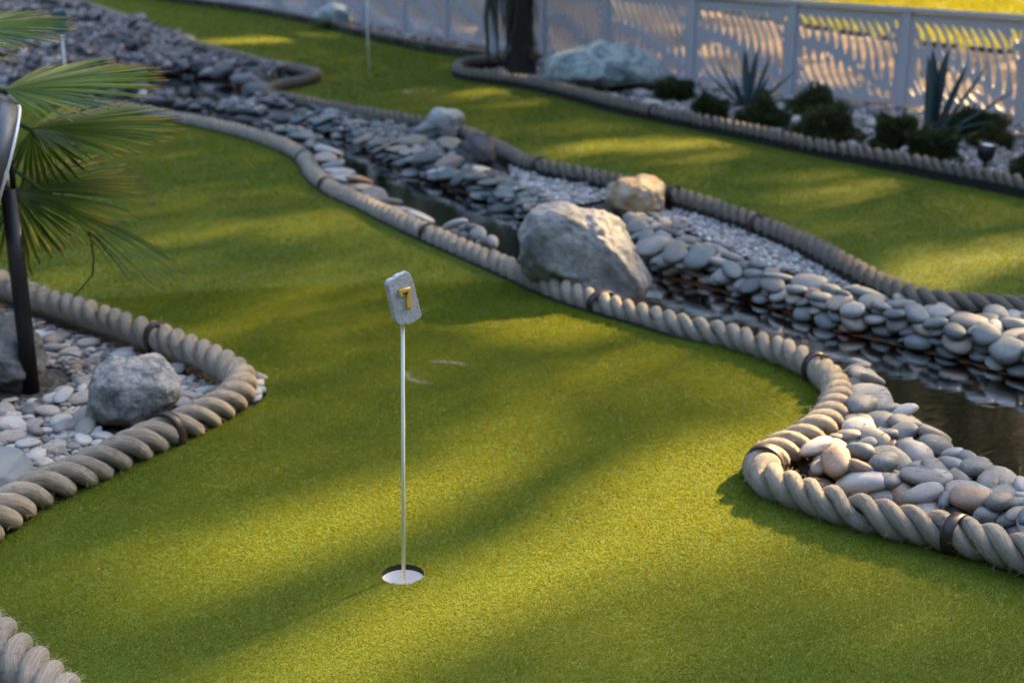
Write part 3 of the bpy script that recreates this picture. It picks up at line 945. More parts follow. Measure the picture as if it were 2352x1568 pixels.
# upstream slates
b3 = bank('flat blue-grey slates piled along the upper stream')
h3 = Heap([P2([(640, 290), (700, 262), (800, 272), (950, 295), (1040, 330), (1060, 392), (1150, 412), (1230, 470), (1215, 545), (1150, 520), (1090, 470), (1000, 430), (900, 392), (820, 362), (730, 338), (660, 312)])], .016)
h3.block(bl[0][1][0], bl[0][1][1], .26, .3); h3.block(bl[3][1][0], bl[3][1][1], .12, .3)
print('slate', fill(h3, b3, 'slate_chip', SLATE, 420, (.045, .105), .035, 8, (.5, .8), (.2, .36), 300))
gravel(b3, h3, 500, (.012, .03), M['gravel_grey'], .03)
h3b = Heap([P2([(735, 368), (790, 362), (850, 398), (890, 448), (930, 482), (1000, 512), (960, 512), (860, 462), (790, 432), (750, 405)])], .014)
fill(h3b, b3, 'pale_slate', stone_meshes('pale_slate', 6, M['palepebble'], sub=3, pw=2.6, rough=.12, cut=.6), 40, (.06, .11), .06, 8, (.5, .8), (.25, .4), 60)
h3c = Heap([P2([(1085, 540), (1160, 568), (1230, 600), (1190, 600), (1100, 570), (1040, 545)])], .014)
fill(h3c, b3, 'pebble', BANK, 26, (.035, .06), .05, 6)
h3g = Heap([P2([(1170, 378), (1290, 404), (1390, 428), (1400, 462), (1330, 476), (1250, 470), (1180, 420)])])
h3g.H[:] = np.maximum(h3g.H, -.02)
gravel(b3, h3g, 2600, (.012, .026), M['gravel'], .02)
# top-left chips
b4 = bank('dark stone chips spread over the upper end of the stream')
h4 = Heap([P2([(-120, 30), (200, 28), (290, 52), (450, 118), (600, 156), (680, 172), (620, 195), (580, 212), (610, 240), (690, 252), (640, 298), (560, 285), (480, 264), (380, 245), (250, 226), (-120, 215)])], .03)
print('chips', fill(h4, b4, 'stone_chip', CHIP, 320, (.09, .20), .14, 5, (.5, .85), (.3, .5), 300))
gravel(b4, h4, 7000, (.025, .055), M['gravel_dark'], .12)
# left island
b5 = bank('bed of pale flat pebbles round the lamp post')
h5 = Heap([P2([(-160, 650), (-60, 672), (60, 712), (200, 748), (300, 788), (400, 822), (480, 850), (520, 884), (480, 918), (400, 950), (300, 990), (200, 1040), (100, 1085), (0, 1142), (-120, 1225)])])
h5.block(bl[6][1][0], bl[6][1][1], .135, .3); h5.block(bl[7][1][0], bl[7][1][1], .2, .3); h5.block(bl[8][1][0], bl[8][1][1], .16, .3)
for (x_, y_) in flat('A'):
    h5.block(x_, y_, .058, .09)
LP = at(72, 893, -.02)
h5.block(LP.x, LP.y, .045, .3)
gravel(b5, h5, 4200, (.010, .024), M['gravel_grey'], .0, 'gravel')
print('pale', fill(h5, b5, 'pale_pebble', PALE, 250, (.020, .052), .045, 6, (.5, .8), (.32, .55), 300))
h5b = Heap([P2([(572, 868), (602, 884), (606, 905), (585, 922), (560, 930), (575, 900)], -.03)], minz=None)
h5b.H[:] = -.03
fill(h5b, b5, 'pale_pebble', PALE, 22, (.018, .034), .03, 5, (.5, .8), (.32, .55))
# bed by the fence
b6 = bank('white gravel bed under the agaves along the fence')
h6 = Heap([P2([(1075, 158), (1200, 182), (1300, 202), (1400, 228), (1500, 250), (1700, 290), (1900, 332), (2100, 370), (2300, 410), (2480, 450), (2520, 300), (2300, 265), (2000, 240), (1750, 212), (1560, 195), (1300, 150), (1150, 145)]), P2([(430, -4), (620, 18), (860, 72), (1080, 114), (1060, 96), (860, 62), (640, 8), (440, -14)])], .03)
gravel(b6, h6, 9000, (.014, .036), M['gravel'], .0)
fill(h6, b6, 'pale_pebble', PALE, 90, (.05, .11), .05, 3, (.5, .8), (.4, .6))
# stones under the water of the pool
b7 = bank('yellowish pebbles lying under the pool water')
h7 = Heap([P2([(2290, 1020), (2500, 1090), (2480, 1190), (2350, 1120)], -.12), P2([(2140, 850), (2330, 862), (2300, 885), (2150, 880)], -.12), P2([(1900, 790), (1990, 805), (2050, 850), (1960, 835)], -.1)], minz=None)
fill(h7, b7, 'pebble', PEB, 60, (.03, .055), -.09, 5)

# ------------------------------------------------------------------ number seven flag
root = empty('hole_flag', (HOLE.x, HOLE.y, -.1))
tag(root, 'hole flag with a rough stone plate and gold number seven', 'hole flag')
def rod(root, h, r=.0048, m='rod', z0=0.0, sides=14, lean=0.0):
    bm = bmesh.new()
    bmesh.ops.create_cone(bm, cap_ends=True, segments=sides, radius1=r, radius2=r, depth=h)
    bmesh.ops.translate(bm, verts=bm.verts, vec=(0, 0, z0 + h / 2))
    for f in bm.faces: f.smooth = len(f.verts) == 4
    o = obj('rod', bm_mesh('rod', bm), M[m], root)
    o.rotation_euler.y = lean
    return o
rod(root, .80, lean=R(1.2))
plate_c = at_y(923, 686, HOLE.y - .008)
o2 = [(0.000, -.066), (.012, -.0655), (.020, -.0625), (.030, -.0600), (.0375, -.054), (.0370, -.044), (.0362, -.018), (.0355, .010), (.0348, .036), (.0330, .050), (.0275, .0625), (.0215, .0680), (.0150, .0655), (.0070, .0665), (-.0040, .0640), (-.0125, .0592), (-.0220, .0600), (-.0290, .0545), (-.0335, .0455), (-.0325, .030), (-.0330, .006), (-.0318, -.020), (-.0322, -.042), (-.0300, -.054), (-.0225, -.0625), (-.0130, -.0600), (-.0070, -.0640)]
bm = bmesh.new()
TH = .011
lay = []
rs = random.Random(4)
dense = []
for i in range(len(o2)):
    a, b = Vector(o2[i]), Vector(o2[(i + 1) % len(o2)])
    k = max(1, int((b - a).length / .004))
    for q in range(k): dense.append(a.lerp(b, q / k))
for lvl, (yy, sc) in enumerate(((-TH, .985), (-TH * .72, 1.0), (-TH * .2, 1.012), (TH * .4, 1.0), (TH, .96))):
    ring = []
    for i, p in enumerate(dense):
        jit = .0011 if 0 < lvl < 4 else .0006
        ring.append(bm.verts.new((p.x * sc + rs.uniform(-jit, jit), yy + rs.uniform(-.0008, .0008) * (lvl not in (0,)), p.y * sc + rs.uniform(-jit, jit))))
    lay.append(ring)
for a, b in zip(lay[:-1], lay[1:]):
    for i in range(len(dense)):
        j = (i + 1) % len(dense)
        bm.faces.new((a[i], a[j], b[j], b[i]))
bm.faces.new(lay[0]); bm.faces.new(lay[-1][::-1])
bmesh.ops.recalc_face_normals(bm, faces=bm.faces)
plate = obj('plate', bm_mesh('plate', bm), M['signstone'], root)
plate.location = (plate_c.x - HOLE.x, plate_c.y - HOLE.y, plate_c.z + .1)
plate.rotation_euler = (R(-6), R(-9), R(30))
plate.scale = (.97, 1.25, .94)
# gold numeral
def curve_mesh(name, polys, extrude, bevel=0.0, res=2):
    cu = bpy.data.curves.new(name, 'CURVE')
    cu.dimensions = '2D'; cu.fill_mode = 'BOTH'; cu.extrude = extrude; cu.bevel_depth = bevel; cu.bevel_resolution = res
    for q in polys:
        sp = cu.splines.new('POLY'); sp.points.add(len(q) - 1); sp.use_cyclic_u = True
        for pt, (a, b) in zip(sp.points, q): pt.co = (a, b, 0, 1)
    ob = bpy.data.objects.new(name, cu)
    COL.objects.link(ob)
    dg = bpy.context.evaluated_depsgraph_get()
    me = bpy.data.meshes.new_from_object(ob.evaluated_get(dg))
    bpy.data.objects.remove(ob); bpy.data.curves.remove(cu)
    me.name = name
    return me
seven = [(0, 1), (.56, 1), (.575, .965), (.565, .90), (.50, .70), (.465, .45), (.47, .22), (.50, .06), (.47, .01), (.40, -.01), (.31, .0), (.275, .05), (.275, .22), (.31, .45), (.37, .66), (.44, .845), (.115, .845), (.10, .70), (.06, .675), (.0, .69), (-.01, .80)]
S7 = .050
me7 = curve_mesh('numeral_seven', [[((a - .29) * S7, (b - .5) * S7) for a, b in seven]], .0026, .0013, 2)
num = obj('numeral_seven', me7, M['gold'], plate)
num.location = (.004, -TH - .0036, .003)
num.rotation_euler = (R(90), R(4), 0)
# cup
def cup(c, label):
    bm = bmesh.new()
    n = 48
    zs = [(-.016, HOLE_R + .006), (-.016, HOLE_R - .002), (-.115, HOLE_R - .004)]
    rings = [[bm.verts.new((r * math.cos(2 * math.pi * i / n), r * math.sin(2 * math.pi * i / n), z)) for i in range(n)] for z, r in zs]
    for a, b in zip(rings[:-1], rings[1:]):
        for i in range(n):
            bm.faces.new((a[i], a[(i + 1) % n], b[(i + 1) % n], b[i]))
    bm.faces.new(rings[-1])
    o = obj('hole_cup', bm_mesh('hole_cup', bm, False), M['cup'], None, (c.x, c.y, 0))
    tag(o, label, 'hole cup')
cup(HOLE, 'white cup sunk in the near green under the number seven flag')
cup(CUP2, 'white cup in the turf under the teal flag behind the palm')
cup(CUP3, 'white cup at the foot of the thin flag on the far green')

def far_flag(c, label, m):
    r_ = empty('hole_flag', (c.x, c.y, -.1))
    tag(r_, label, 'hole flag')
    rod(r_, .84, .0085)
    bm = bmesh.new()
    bmesh.ops.create_cube(bm, size=1)
    bmesh.ops.scale(bm, verts=bm.verts, vec=(.085, .016, .14))
    bmesh.ops.bevel(bm, geom=list(bm.edges), offset=.006, segments=2, affect='EDGES')
    p_ = obj('plate', bm_mesh('plate', bm), M[m], r_)
    p_.location = (0, -.018, .90); p_.rotation_euler = (0, R(-5), R(15))
far_flag(CUP2, 'hole flag with a teal plate on a pale rod behind the palm', 'teal')
far_flag(CUP3, 'thin pale flag rod standing on the far green', 'signstone')

# ------------------------------------------------------------------ lamp
root = empty('garden_lamp', (LP.x, LP.y, -.03))
tag(root, 'black garden lamp post with a tilted drum head among pale pebbles', 'lamp')
ptop = at_y(22, 432, LP.y).z + .03
bm = bmesh.new()
bmesh.ops.create_cone(bm, cap_ends=True, segments=28, radius1=.0285, radius2=.0285, depth=ptop)
bmesh.ops.translate(bm, verts=bm.verts, vec=(0, 0, ptop / 2))
for f in bm.faces: f.smooth = len(f.verts) == 4
obj('post', bm_mesh('post', bm), M['black'], root)
stem_x = at_y(14, 400, LP.y).x - LP.x
bm = bmesh.new()
bmesh.ops.create_cone(bm, cap_ends=True, segments=16, radius1=.009, radius2=.009, depth=.16)
bmesh.ops.translate(bm, verts=bm.verts, vec=(stem_x + .02, 0, ptop + .08))
for f in bm.faces: f.smooth = len(f.verts) == 4
obj('stem', bm_mesh('stem', bm), M['black'], root)
def lathe(name, prof, seg=48):
    bm = bmesh.new()
    rings = [[bm.verts.new((r * math.cos(2 * math.pi * i / seg), r * math.sin(2 * math.pi * i / seg), z)) for i in range(seg)] for r, z in prof]
    for a, b in zip(rings[:-1], rings[1:]):
        for i in range(seg):
            bm.faces.new((a[i], a[(i + 1) % seg], b[(i + 1) % seg], b[i]))
    bmesh.ops.recalc_face_normals(bm, faces=bm.faces)
    return bm_mesh(name, bm, True)
hc = at_y(0, 385, LP.y)                       # middle of the rim
ax = Vector((.88, .34, -.36)).normalized()
drum = obj('lamp_head', lathe('lamp_head', [(.001, -.20), (.12, -.195), (.185, -.15), (.212, -.06), (.212, 0), (.205, 0), (.205, -.03), (.001, -.035)]), M['drum'], root)
drum.location = hc - Vector((LP.x, LP.y, -.03))
drum.rotation_mode = 'QUATERNION'
drum.rotation_quaternion = ax.to_track_quat('Z', 'Y')
obj('rim', lathe('rim', [(.210, .0015), (.218, .0015), (.220, .006), (.218, .011), (.210, .011), (.206, .006), (.210, .0015)]), M['rim'], drum)
obj('sheen_band', lathe('sheen_band', [(.213, -.055), (.2155, -.054), (.2155, -.001), (.213, -.0005)]), M['sheen_band'], drum)  # paler ring standing in for the sky's reflection on the drum side
bm = bmesh.new()
bmesh.ops.create_uvsphere(bm, u_segments=24, v_segments=14, radius=.030)
gl = obj('opal_lens', bm_mesh('opal_lens', bm, True), M['opal'], root)
gl.location = at_y(4, 408, LP.y + .03) - Vector((LP.x, LP.y, -.03)); gl.scale = (.9, .9, .95)

# ------------------------------------------------------------------ palm
def frond_mesh(hub, axis, normal, L, n=26, spread=95, droop=.08, fuse=.42, brown=.15, cup_=.10, seed=0, wmul=1.0):
    rs = random.Random(seed)
    axis = axis.normalized(); normal = (normal - axis * normal.dot(axis)).normalized()
    side = normal.cross(axis)
    V, F, tipA, rn = [], [], [], []
    da = R((1.74 if spread < 90 and spread > 70 else 2) * spread / (n - 1))
    for k in range(n):
        a = R(-spread * (.74 if spread < 90 and spread > 70 else 1) + (1.74 if spread < 90 and spread > 70 else 2) * spread * k / (n - 1)) + rs.uniform(-.02, .02)
        d = axis * math.cos(a) + side * math.sin(a)
        tang = -axis * math.sin(a) + side * math.cos(a)
        Lk = L * (1 - .28 * (abs(a) / R(spread)) ** 2) * rs.uniform(.93, 1.04)
        dr = droop * rs.uniform(.6, 1.6)
        burnt = rs.uniform(0, 1) < brown
        yel = rs.uniform(.45, .85) if burnt else rs.uniform(.05, .22)
        r_ = rs.random()
        ns = 9
        base = len(V)
        for i in range(ns):
            q = i / (ns - 1)
            t_ = .03 + .97 * q
            half = t_ * Lk * math.tan(da / 2) * 1.02 if t_ < fuse else fuse * Lk * math.tan(da / 2) * (1 - ((t_ - fuse) / (1 - fuse)) ** 1.8 * .68)
            half *= wmul
            c = hub + d * Lk * t_ + normal * (cup_ * Lk * t_ * (1 - t_) * math.cos(a)) - Vector((0, 0, 1)) * (dr * t_ * t_ * L) + tang * (rs.uniform(-.004, .004) * q)
            fold = half * .9
            V += [c - tang * half + normal * fold * .5, c - normal * fold * .5, c + tang * half + normal * fold * .5]
            tv = yel * q ** 1.2 + max(0, (q - .86) / .14) * rs.uniform(.5, 1.0)
            tipA += [min(1, tv)] * 3
            rn += [r_] * 3
        for i in range(ns - 1):
            b = base + i * 3
            F += [(b, b + 1, b + 4, b + 3), (b + 1, b + 2, b + 5, b + 4)]
    return np_mesh('frond', np.array([tuple(v) for v in V]), np.array(F), False, {'tip': np.array(tipA), 'rnd': np.array(rn)})

def tube_mesh(name, pts, radii, seg=10):
    P = [Vector(p) for p in pts]
    bm = bmesh.new()
    rings = []
    for i, p in enumerate(P):
        tdir = (P[min(i + 1, len(P) - 1)] - P[max(i - 1, 0)]).normalized()
        e1 = tdir.cross(Vector((.31, .92, .2))).normalized(); e2 = tdir.cross(e1)
        rings.append([bm.verts.new(p + (e1 * math.cos(2 * math.pi * k / seg) + e2 * math.sin(2 * math.pi * k / seg)) * radii[i]) for k in range(seg)])
    for a, b in zip(rings[:-1], rings[1:]):
        for k in range(seg):
            bm.faces.new((a[k], a[(k + 1) % seg], b[(k + 1) % seg], b[k]))
    bm.faces.new(rings[0]); bm.faces.new(rings[-1][::-1])
    bmesh.ops.recalc_face_normals(bm, faces=bm.faces)
    return bm_mesh(name, bm, True)

PX, PY = -2.35, 5.1
root = empty('fan_palm', (PX, PY, 0))
tag(root, 'small fan palm with browned leaf tips behind the lamp post', 'palm')
off = Vector((PX, PY, 0))
obj('trunk', tube_mesh('trunk', [(0, 0, -.1), (.02, 0, .3), (.03, 0, .6), (.02, .02, .95)], [.10, .09, .085, .06], 16), M['bark'], root)
crown = Vector((.02, .02, .9))
specs = [  # hub pixel, depth, axis, normal, length, n, spread, droop, brown, cup
 ((8, 206), 4.98, (.99, .02, .06), (-.06, -.12, 1), .585, 30, 80, .02, .22, .03),
 ((72, 296), 5.02, (.99, .02, .02), (-.02, -.12, 1), .53, 30, 84, .03, .25, .03),
 ((30, 440), 4.96, (.98, .0, -.02), (.02, -.26, 1), .495, 30, 84, .06, .85, .03),
 ((-110, 66), 5.1, (.99, .02, .0), (-.02, -.14, 1), .43, 30, 84, .02, .25, .03),
 ((150, 480), 4.96, (.80, -.10, -.46), (.50, -.35, .75), .48, 14, 24, .08, .08, .05),
 ((72, 300), 5.04, (.32, -.1, -.9), (.3, -.9, .2), .25, 14, 60, .05, .30, .02),
 ((30, 450), 4.97, (.28, -.2, -.85), (.3, -.9, .2), .26, 16, 66, .06, .45, .02),
 ((-150, 120), 5.7, (-.6, .8, .3), (.2, -.2, 1), .5, 24, 90, .1, .2, .06),
 ((-260, 150), 5.4, (-.95, -.2, .25), (.2, -.2, 1), .5, 24, 90, .1, .2, .06),
 ((-200, 260), 5.2, (-.4, -.9, .1), (.1, .2, 1), .5, 24, 90, .12, .2, .06),
]
for i, ((hx, hy), D, axv, nv, L, n_, sp, dr, br, cp) in enumerate(specs):
    hub = at_y(hx, hy, D) - off
    fr = obj('frond', frond_mesh(hub, Vector(axv), Vector(nv), L, n_, sp, dr,   .50 if sp > 70 else .5, br, cp, seed=i, wmul=.84 if sp > 70 else .8), M['palm'], root)
    mid = crown.lerp(hub, .55) + Vector((0, 0, .10))
    obj('petiole', tube_mesh('petiole', [crown, mid, hub, hub + Vector(axv).normalized() * .03], [.012, .009, .007, .004], 7), M['petiole'], fr)
# a snapped leaflet hanging from the lowest frond
a_, b_, c_, d_ = at_y(205, 530, 4.95), at_y(216, 590, 4.95), at_y(212, 632, 4.95), at_y(168, 682, 4.95)
obj('leaflet', tube_mesh('leaflet', [a_ - off, b_ - off, c_ - off, d_ - off], [.005, .0045, .004, .002], 5), M['petiole'], root)

# ------------------------------------------------------------------ agave, shrubs, tree by the fence
def agave_leaf(L, w, bend, seed):
    V, F = [], []
    n = 12
    for i in range(n + 1):
        q = i / n
        half = w * (.55 + .9 * q) * (1 - q ** 3.2) if q < .999 else .0005
        half = max(half * .72, .0006)
        y = L * q
        z = bend * q * q
        V += [(-half, y, z + half * .45), (-half * .4, y, z - .002), (half * .4, y, z - .002), (half, y, z + half * .45), (half * .4, y, z - .012 * (1 - q) - .004), (-half * .4, y, z - .012 * (1 - q) - .004)]
    for i in range(n):
        b = i * 6
        for k in range(6):
            F.append((b + k, b + (k + 1) % 6, b + 6 + (k + 1) % 6, b + 6 + k))
    return np_mesh('leaf', np.array(V), np.array(F), True)

def agave(label, basepx, leaves):
    p = at(*basepx, z=-.02)
    r_ = empty('agave', p)
    tag(r_, label, 'agave', 'agaves by the fence')
    for i, (az, el, L, w, bend) in enumerate(leaves):
        o = obj('leaf', agave_leaf(L, w, bend, i), M['agave'], r_)
        o.rotation_euler = (R(el), 0, R(az))
        o.location = Vector((-math.sin(R(az)), math.cos(R(az)), 0)) * .025
    return r_
# azimuth: 0 away, 90 left, -90 right
agave('blue-green agave with narrow spread leaves near the blue-green boulder', (1716, 246), [(90, 38, .38, .028, .03), (70, 55, .40, .032, .02), (20, 82, .44, .050, .0), (-40, 78, .44, .046, .0), (-75, 66, .42, .032, .02), (-92, 35, .42, .028, .04), (180, 60, .30, .03, .02), (140, 45, .32, .03, .03), (-140, 50, .32, .03, .03), (110, 20, .34, .028, -.03), (-110, 18, .34, .028, -.02)])
agave('tall dark agave with three broad upright leaves before the fence', (2136, 318), [(95, 85, .56, .080, .01), (30, 88, .60, .078, 0), (-60, 83, .60, .070, .0), (-85, 66, .52, .062, .03), (-80, 52, .60, .024, .03), (-95, 30, .62, .022, .04), (95, 24, .42, .030, -.16), (120, 30, .36, .028, -.14), (-120, 30, .4, .03, -.06), (170, 40, .32, .03, -.05)])

def shrub(label, x0, x1, ytop, ybase, seed):
    rs = np.random.default_rng(seed)
    p = at((x0 + x1) / 2, ybase - 4, -.02)
    top = at_y((x0 + x1) / 2, ytop, p.y).z + .02
    w = (x1 - x0) / FPX * p.y * 1.03 / 2
    r_ = empty('shrub', (p.x, p.y + w * .6, -.02))
    tag(r_, label, 'shrub', 'low shrubs by the fence')
    n = 5200
    d = rs.normal(size=(n, 3)); d /= np.linalg.norm(d, axis=1)[:, None]; d[:, 2] = np.abs(d[:, 2])
    lob = 1 + .22 * np.sin(d[:, 0] * 5 + seed) * np.cos(d[:, 1] * 4 + seed * 2) + .15 * np.sin(d[:, 2] * 9 + seed)
    rr = rs.uniform(.25, 1, n) ** .45 * lob
    C = d * rr[:, None] * np.array([w, w, top])
    out = d + rs.normal(0, .45, (n, 3)) + np.array([0, 0, .35])
    out /= np.linalg.norm(out, axis=1)[:, None]
    Ln = rs.uniform(.025, .055, n)[:, None]
    sd = np.cross(out, rs.normal(size=(n, 3))); sd /= np.linalg.norm(sd, axis=1)[:, None]
    sd *= rs.uniform(.003, .007, n)[:, None]
    V = np.stack([C - sd, C + sd, C + out * Ln], 1).reshape(-1, 3)
    rn = np.repeat(np.clip(rs.normal(.4, .22, n), 0, 1), 3)
    obj('foliage', np_mesh('foliage', V, np.arange(n * 3).reshape(n, 3), False, {'rnd': rn}), M['shrub'], r_)
    for k in range(4):
        a = 2 * math.pi * k / 4 + seed
        obj('stem', tube_mesh('stem', [(0, 0, -.03), (math.cos(a) * w * .3, math.sin(a) * w * .3, top * .4), (math.cos(a) * w * .6, math.sin(a) * w * .6, top * .75)], [.010, .008, .004], 6), M['bark'], r_)
for i, (x0, x1, y0, y1, lab) in enumerate([
    (1508, 1596, 186, 236, 'small dark shrub at the right foot of the blue-green boulder'),
    (1592, 1667, 222, 282, 'round shrub on the rope between the boulder and the first agave'),
    (1700, 1811, 236, 304, 'yellow-topped shrub growing in front of the narrow-leaved agave'),
    (1821, 1936, 214, 282, 'dark shrub near the fence, behind the widest shrub'),
    (1834, 1982, 260, 331, 'widest dark shrub leaning over the rope between the agaves'),
    (2013, 2113, 275, 353, 'dark shrub at the left foot of the tall agave'),
    (2090, 2208, 302, 376, 'low shrub on the rope in front of the tall agave'),
    (2180, 2318, 257, 322, 'dark shrub to the right of the tall agave'),
    (2236, 2322, 300, 350, 'small shrub just behind the garden spotlight'),
    (2340, 2430, 350, 425, 'shrub cut by the right edge of the picture'),
]):
    shrub(lab, x0, x1, y0, y1, i + 40)

# spotlight
sp_ = at(2262, 384, -.02)
root = empty('garden_spotlight', sp_)
tag(root, 'small black garden spotlight with a bright lens between shrub and rope', 'spotlight')
bm = bmesh.new()
bmesh.ops.create_cone(bm, cap_ends=True, segments=12, radius1=.008, radius2=.012, depth=.07)
bmesh.ops.translate(bm, verts=bm.verts, vec=(0, 0, .02))
obj('stake', bm_mesh('stake', bm), M['black'], root)
hd = obj('lamp_head', lathe('lamp_head', [(.001, -.06), (.04, -.055), (.052, -.03), (.056, .05), (.050, .05), (.048, .03), (.001, .028)], 28), M['black'], root)
hd.location = (0, 0, .10); hd.rotation_euler = (R(10), 0, R(12))
lens = obj('lens', lathe('lens', [(.001, .041), (.03, .040), (.0475, .034)], 24), M['opal'], hd)

# dark tree trunk with hanging dead leaves
tb = at(1196, 172, -.03)
tree = empty('skirted_palm', (tb.x, tb.y, -.03))
tag(tree, 'dark shaggy palm trunk with hanging dead leaves beside the blue-green boulder', 'palm')
bm = bmesh.new()
seg = 26
rings = []
for i in range(22):
    q = i / 21
    z = 2.9 * q
    rad = .088 + .055 * math.exp(-z * 4) + .010 * math.sin(i * 2.2)
    rings.append([bm.verts.new(((rad * (1 + .13 * noise.noise(Vector((math.cos(a) * 2, math.sin(a) * 2, z * 4))))) * math.cos(a) + .05 * q, rad * math.sin(a), z - .05)) for a in [2 * math.pi * k / seg for k in range(seg)]])
for a, b in zip(rings[:-1], rings[1:]):
    for k in range(seg):
        bm.faces.new((a[k], a[(k + 1) % seg], b[(k + 1) % seg], b[k]))
bmesh.ops.recalc_face_normals(bm, faces=bm.faces)
obj('trunk', bm_mesh('trunk', bm, True), M['bark'], tree)
V, F = [], []
rs = random.Random(12)
for k in range(620):
    a = rs.uniform(0, 2 * math.pi)
    z = rs.uniform(.15, 2.7)
    r0 = .085 + .05 * math.exp(-z * 4)
    p = Vector((r0 * math.cos(a), r0 * math.sin(a), z))
    L = rs.uniform(.15, .42)
    o_ = Vector((math.cos(a), math.sin(a), 0)) * rs.uniform(.02, .10)
    e = p + o_ + Vector((0, 0, -min(L, z)))
    m_ = p.lerp(e, .4) + o_ * .5
    s_ = Vector((-math.sin(a), math.cos(a), 0)) * rs.uniform(.004, .010)
    b = len(V)
    V += [p - s_, p + s_, m_ + s_, m_ - s_, e]
    F += [(b, b + 1, b + 2), (b, b + 2, b + 3), (b + 3, b + 2, b + 4)]
tag(obj('leaf_skirt', np_mesh('leaf_skirt', np.array([tuple(v) for v in V]), np.array(F), False), M['bark'], tree), kind='stuff')
M['deadleaf'] = plain('dead_leaf', (.075, .085, .06), .8, var=.4)
for k, (dx, dz) in enumerate(((-.16, 1.0), (-.24, .95), (-.20, .75), (-.28, .62), (-.11, .6))):
    top_ = Vector((-.08, -.03, dz + .55))
    obj('hanging_leaf', tube_mesh('hanging_leaf', [top_, Vector((dx * .9, -.06, dz + .30)), Vector((dx * 1.1, -.08, dz - .1)), Vector((dx * 1.02, -.07, max(.04, dz - .62)))], [.014, .034, .028, .004], 5), M['deadleaf'], tree)
for k in range(9):
    a = 2 * math.pi * k / 9
    hub = Vector((math.cos(a) * .55, math.sin(a) * .55, 3.15))
    fr = obj('frond', frond_mesh(hub, Vector((math.cos(a), math.sin(a), -.1)), Vector((0, 0, 1)), .6, 22, 95, .12, .42, .2, .06, seed=60 + k), M['palm'], tree)
    obj('petiole', tube_mesh('petiole', [(.05, 0, 2.8), Vector((math.cos(a) * .3, math.sin(a) * .3, 3.1)), hub], [.014, .011, .008], 6), M['petiole'], fr)

# ------------------------------------------------------------------ fence
FH = .73
FP = [(3.9, 7.6)] + [(at(x, y, 0).x, at(x, y, 0).y) for x, y in ((2352, 281), (2073, 247), (1798, 216), (1546, 186), (1330, 156), (1050, 99), (760, 46), (430, 6))] + [(-7.2, 24.0)]
fl, fs = spline(FP, .05)
SP = .98
nposts = int(fs[-1] / SP) + 1
# set the posts so that one falls on the traced one
p0 = at(2073, 247, 0)
s0 = fs[int(np.argmin(np.hypot(fl[:, 0] - p0.x, fl[:, 1] - p0.y)))] % SP
posts = []
s_ = s0
while s_ < fs[-1]:
    posts.append((float(np.interp(s_, fs, fl[:, 0])), float(np.interp(s_, fs, fl[:, 1]))))
    s_ += SP
fence = empty('white_fence', (posts[0][0], posts[0][1], 0))
tag(fence, 'low white fence of leaf-cut panels behind the beds', 'fence')
foff = Vector((posts[0][0], posts[0][1], 0))

def lens_hole(P0, P1, P2, w, n=11, pw=.7):
    L_, R_ = [], []
    for i in range(n + 1):
        q = i / n
        p = [(1 - q) ** 2 * P0[k] + 2 * q * (1 - q) * P1[k] + q * q * P2[k] for k in (0, 1)]
        d = [2 * (1 - q) * (P1[k] - P0[k]) + 2 * q * (P2[k] - P1[k]) for k in (0, 1)]
        l = math.hypot(*d) or 1
        nx_, ny_ = -d[1] / l, d[0] / l
        h = w * max(0, math.sin(math.pi * q)) ** pw * (1.15 - .3 * q)
        h = max(h, .0008)
        L_.append((p[0] + nx_ * h, p[1] + ny_ * h)); R_.append((p[0] - nx_ * h, p[1] - ny_ * h))
    return L_ + R_[::-1]
def panel_holes(w, h, seed):
    rs = random.Random(seed)
    holes, mids = [], []
    def add(P0, P1, P2, hw, gap=.011):
        hol = lens_hole(P0, P1, P2, hw)
        A = np.array(hol)
        if A[:, 0].min() < .010 or A[:, 0].max() > w - .010 or A[:, 1].min() < .022 or A[:, 1].max() > h - .045: return False
        D = np.vstack([A, np.array(lens_hole(P0, P1, P2, hw * .4))])
        for g in mids:
            if np.sqrt(((D[:, None] - g[None]) ** 2).sum(2)).min() < gap: return False
        holes.append(hol); mids.append(D)
        return True
    vs = lambda u: h * (.60 - .40 * (u / w) + .07 * math.sin(u / w * 5.0))
    for u in np.arange(-.05, w + .35, .082):       # long slits sweeping up and left from the stem
        v0 = vs(min(max(u, 0), w))
        for top in (h - .055, h - .09, h * .72, h * .6):
            T = top - v0
            if T < .08: continue
            if add((u, v0 + .025), (u + .015, v0 + T * .55), (u - .30 * T - .03, top), .0245 + rs.uniform(-.004, .004)): break
    for u in np.arange(-.25, w, .082):             # and down and right below it
        v0 = vs(min(max(u, 0), w))
        for bot in (.035, .08, .14):
            T = v0 - bot
            if T < .07: continue
            if add((u, v0 - .025), (u - .005, v0 - T * .5), (u + .38 * T + .02, bot), .0245 + rs.uniform(-.004, .004)): break
    for _ in range(900):
        a, b = rs.uniform(.02, w - .02), rs.uniform(.03, h - .07)
        up = b > vs(a)
        th = R(rs.uniform(98, 125)) if up else R(rs.uniform(-75, -45))
        L_ = rs.uniform(.05, .14)
        e = (a + math.cos(th) * L_, b + math.sin(th) * L_)
        add((a, b), ((a + e[0]) / 2 + .012, (b + e[1]) / 2 + .004), e, rs.uniform(.009, .018))
    return holes
def panel_mesh(w, h, seed):
    return curve_mesh('panel', [[(0, 0), (w, 0), (w, h), (0, h)]] + panel_holes(w, h, seed), .006)

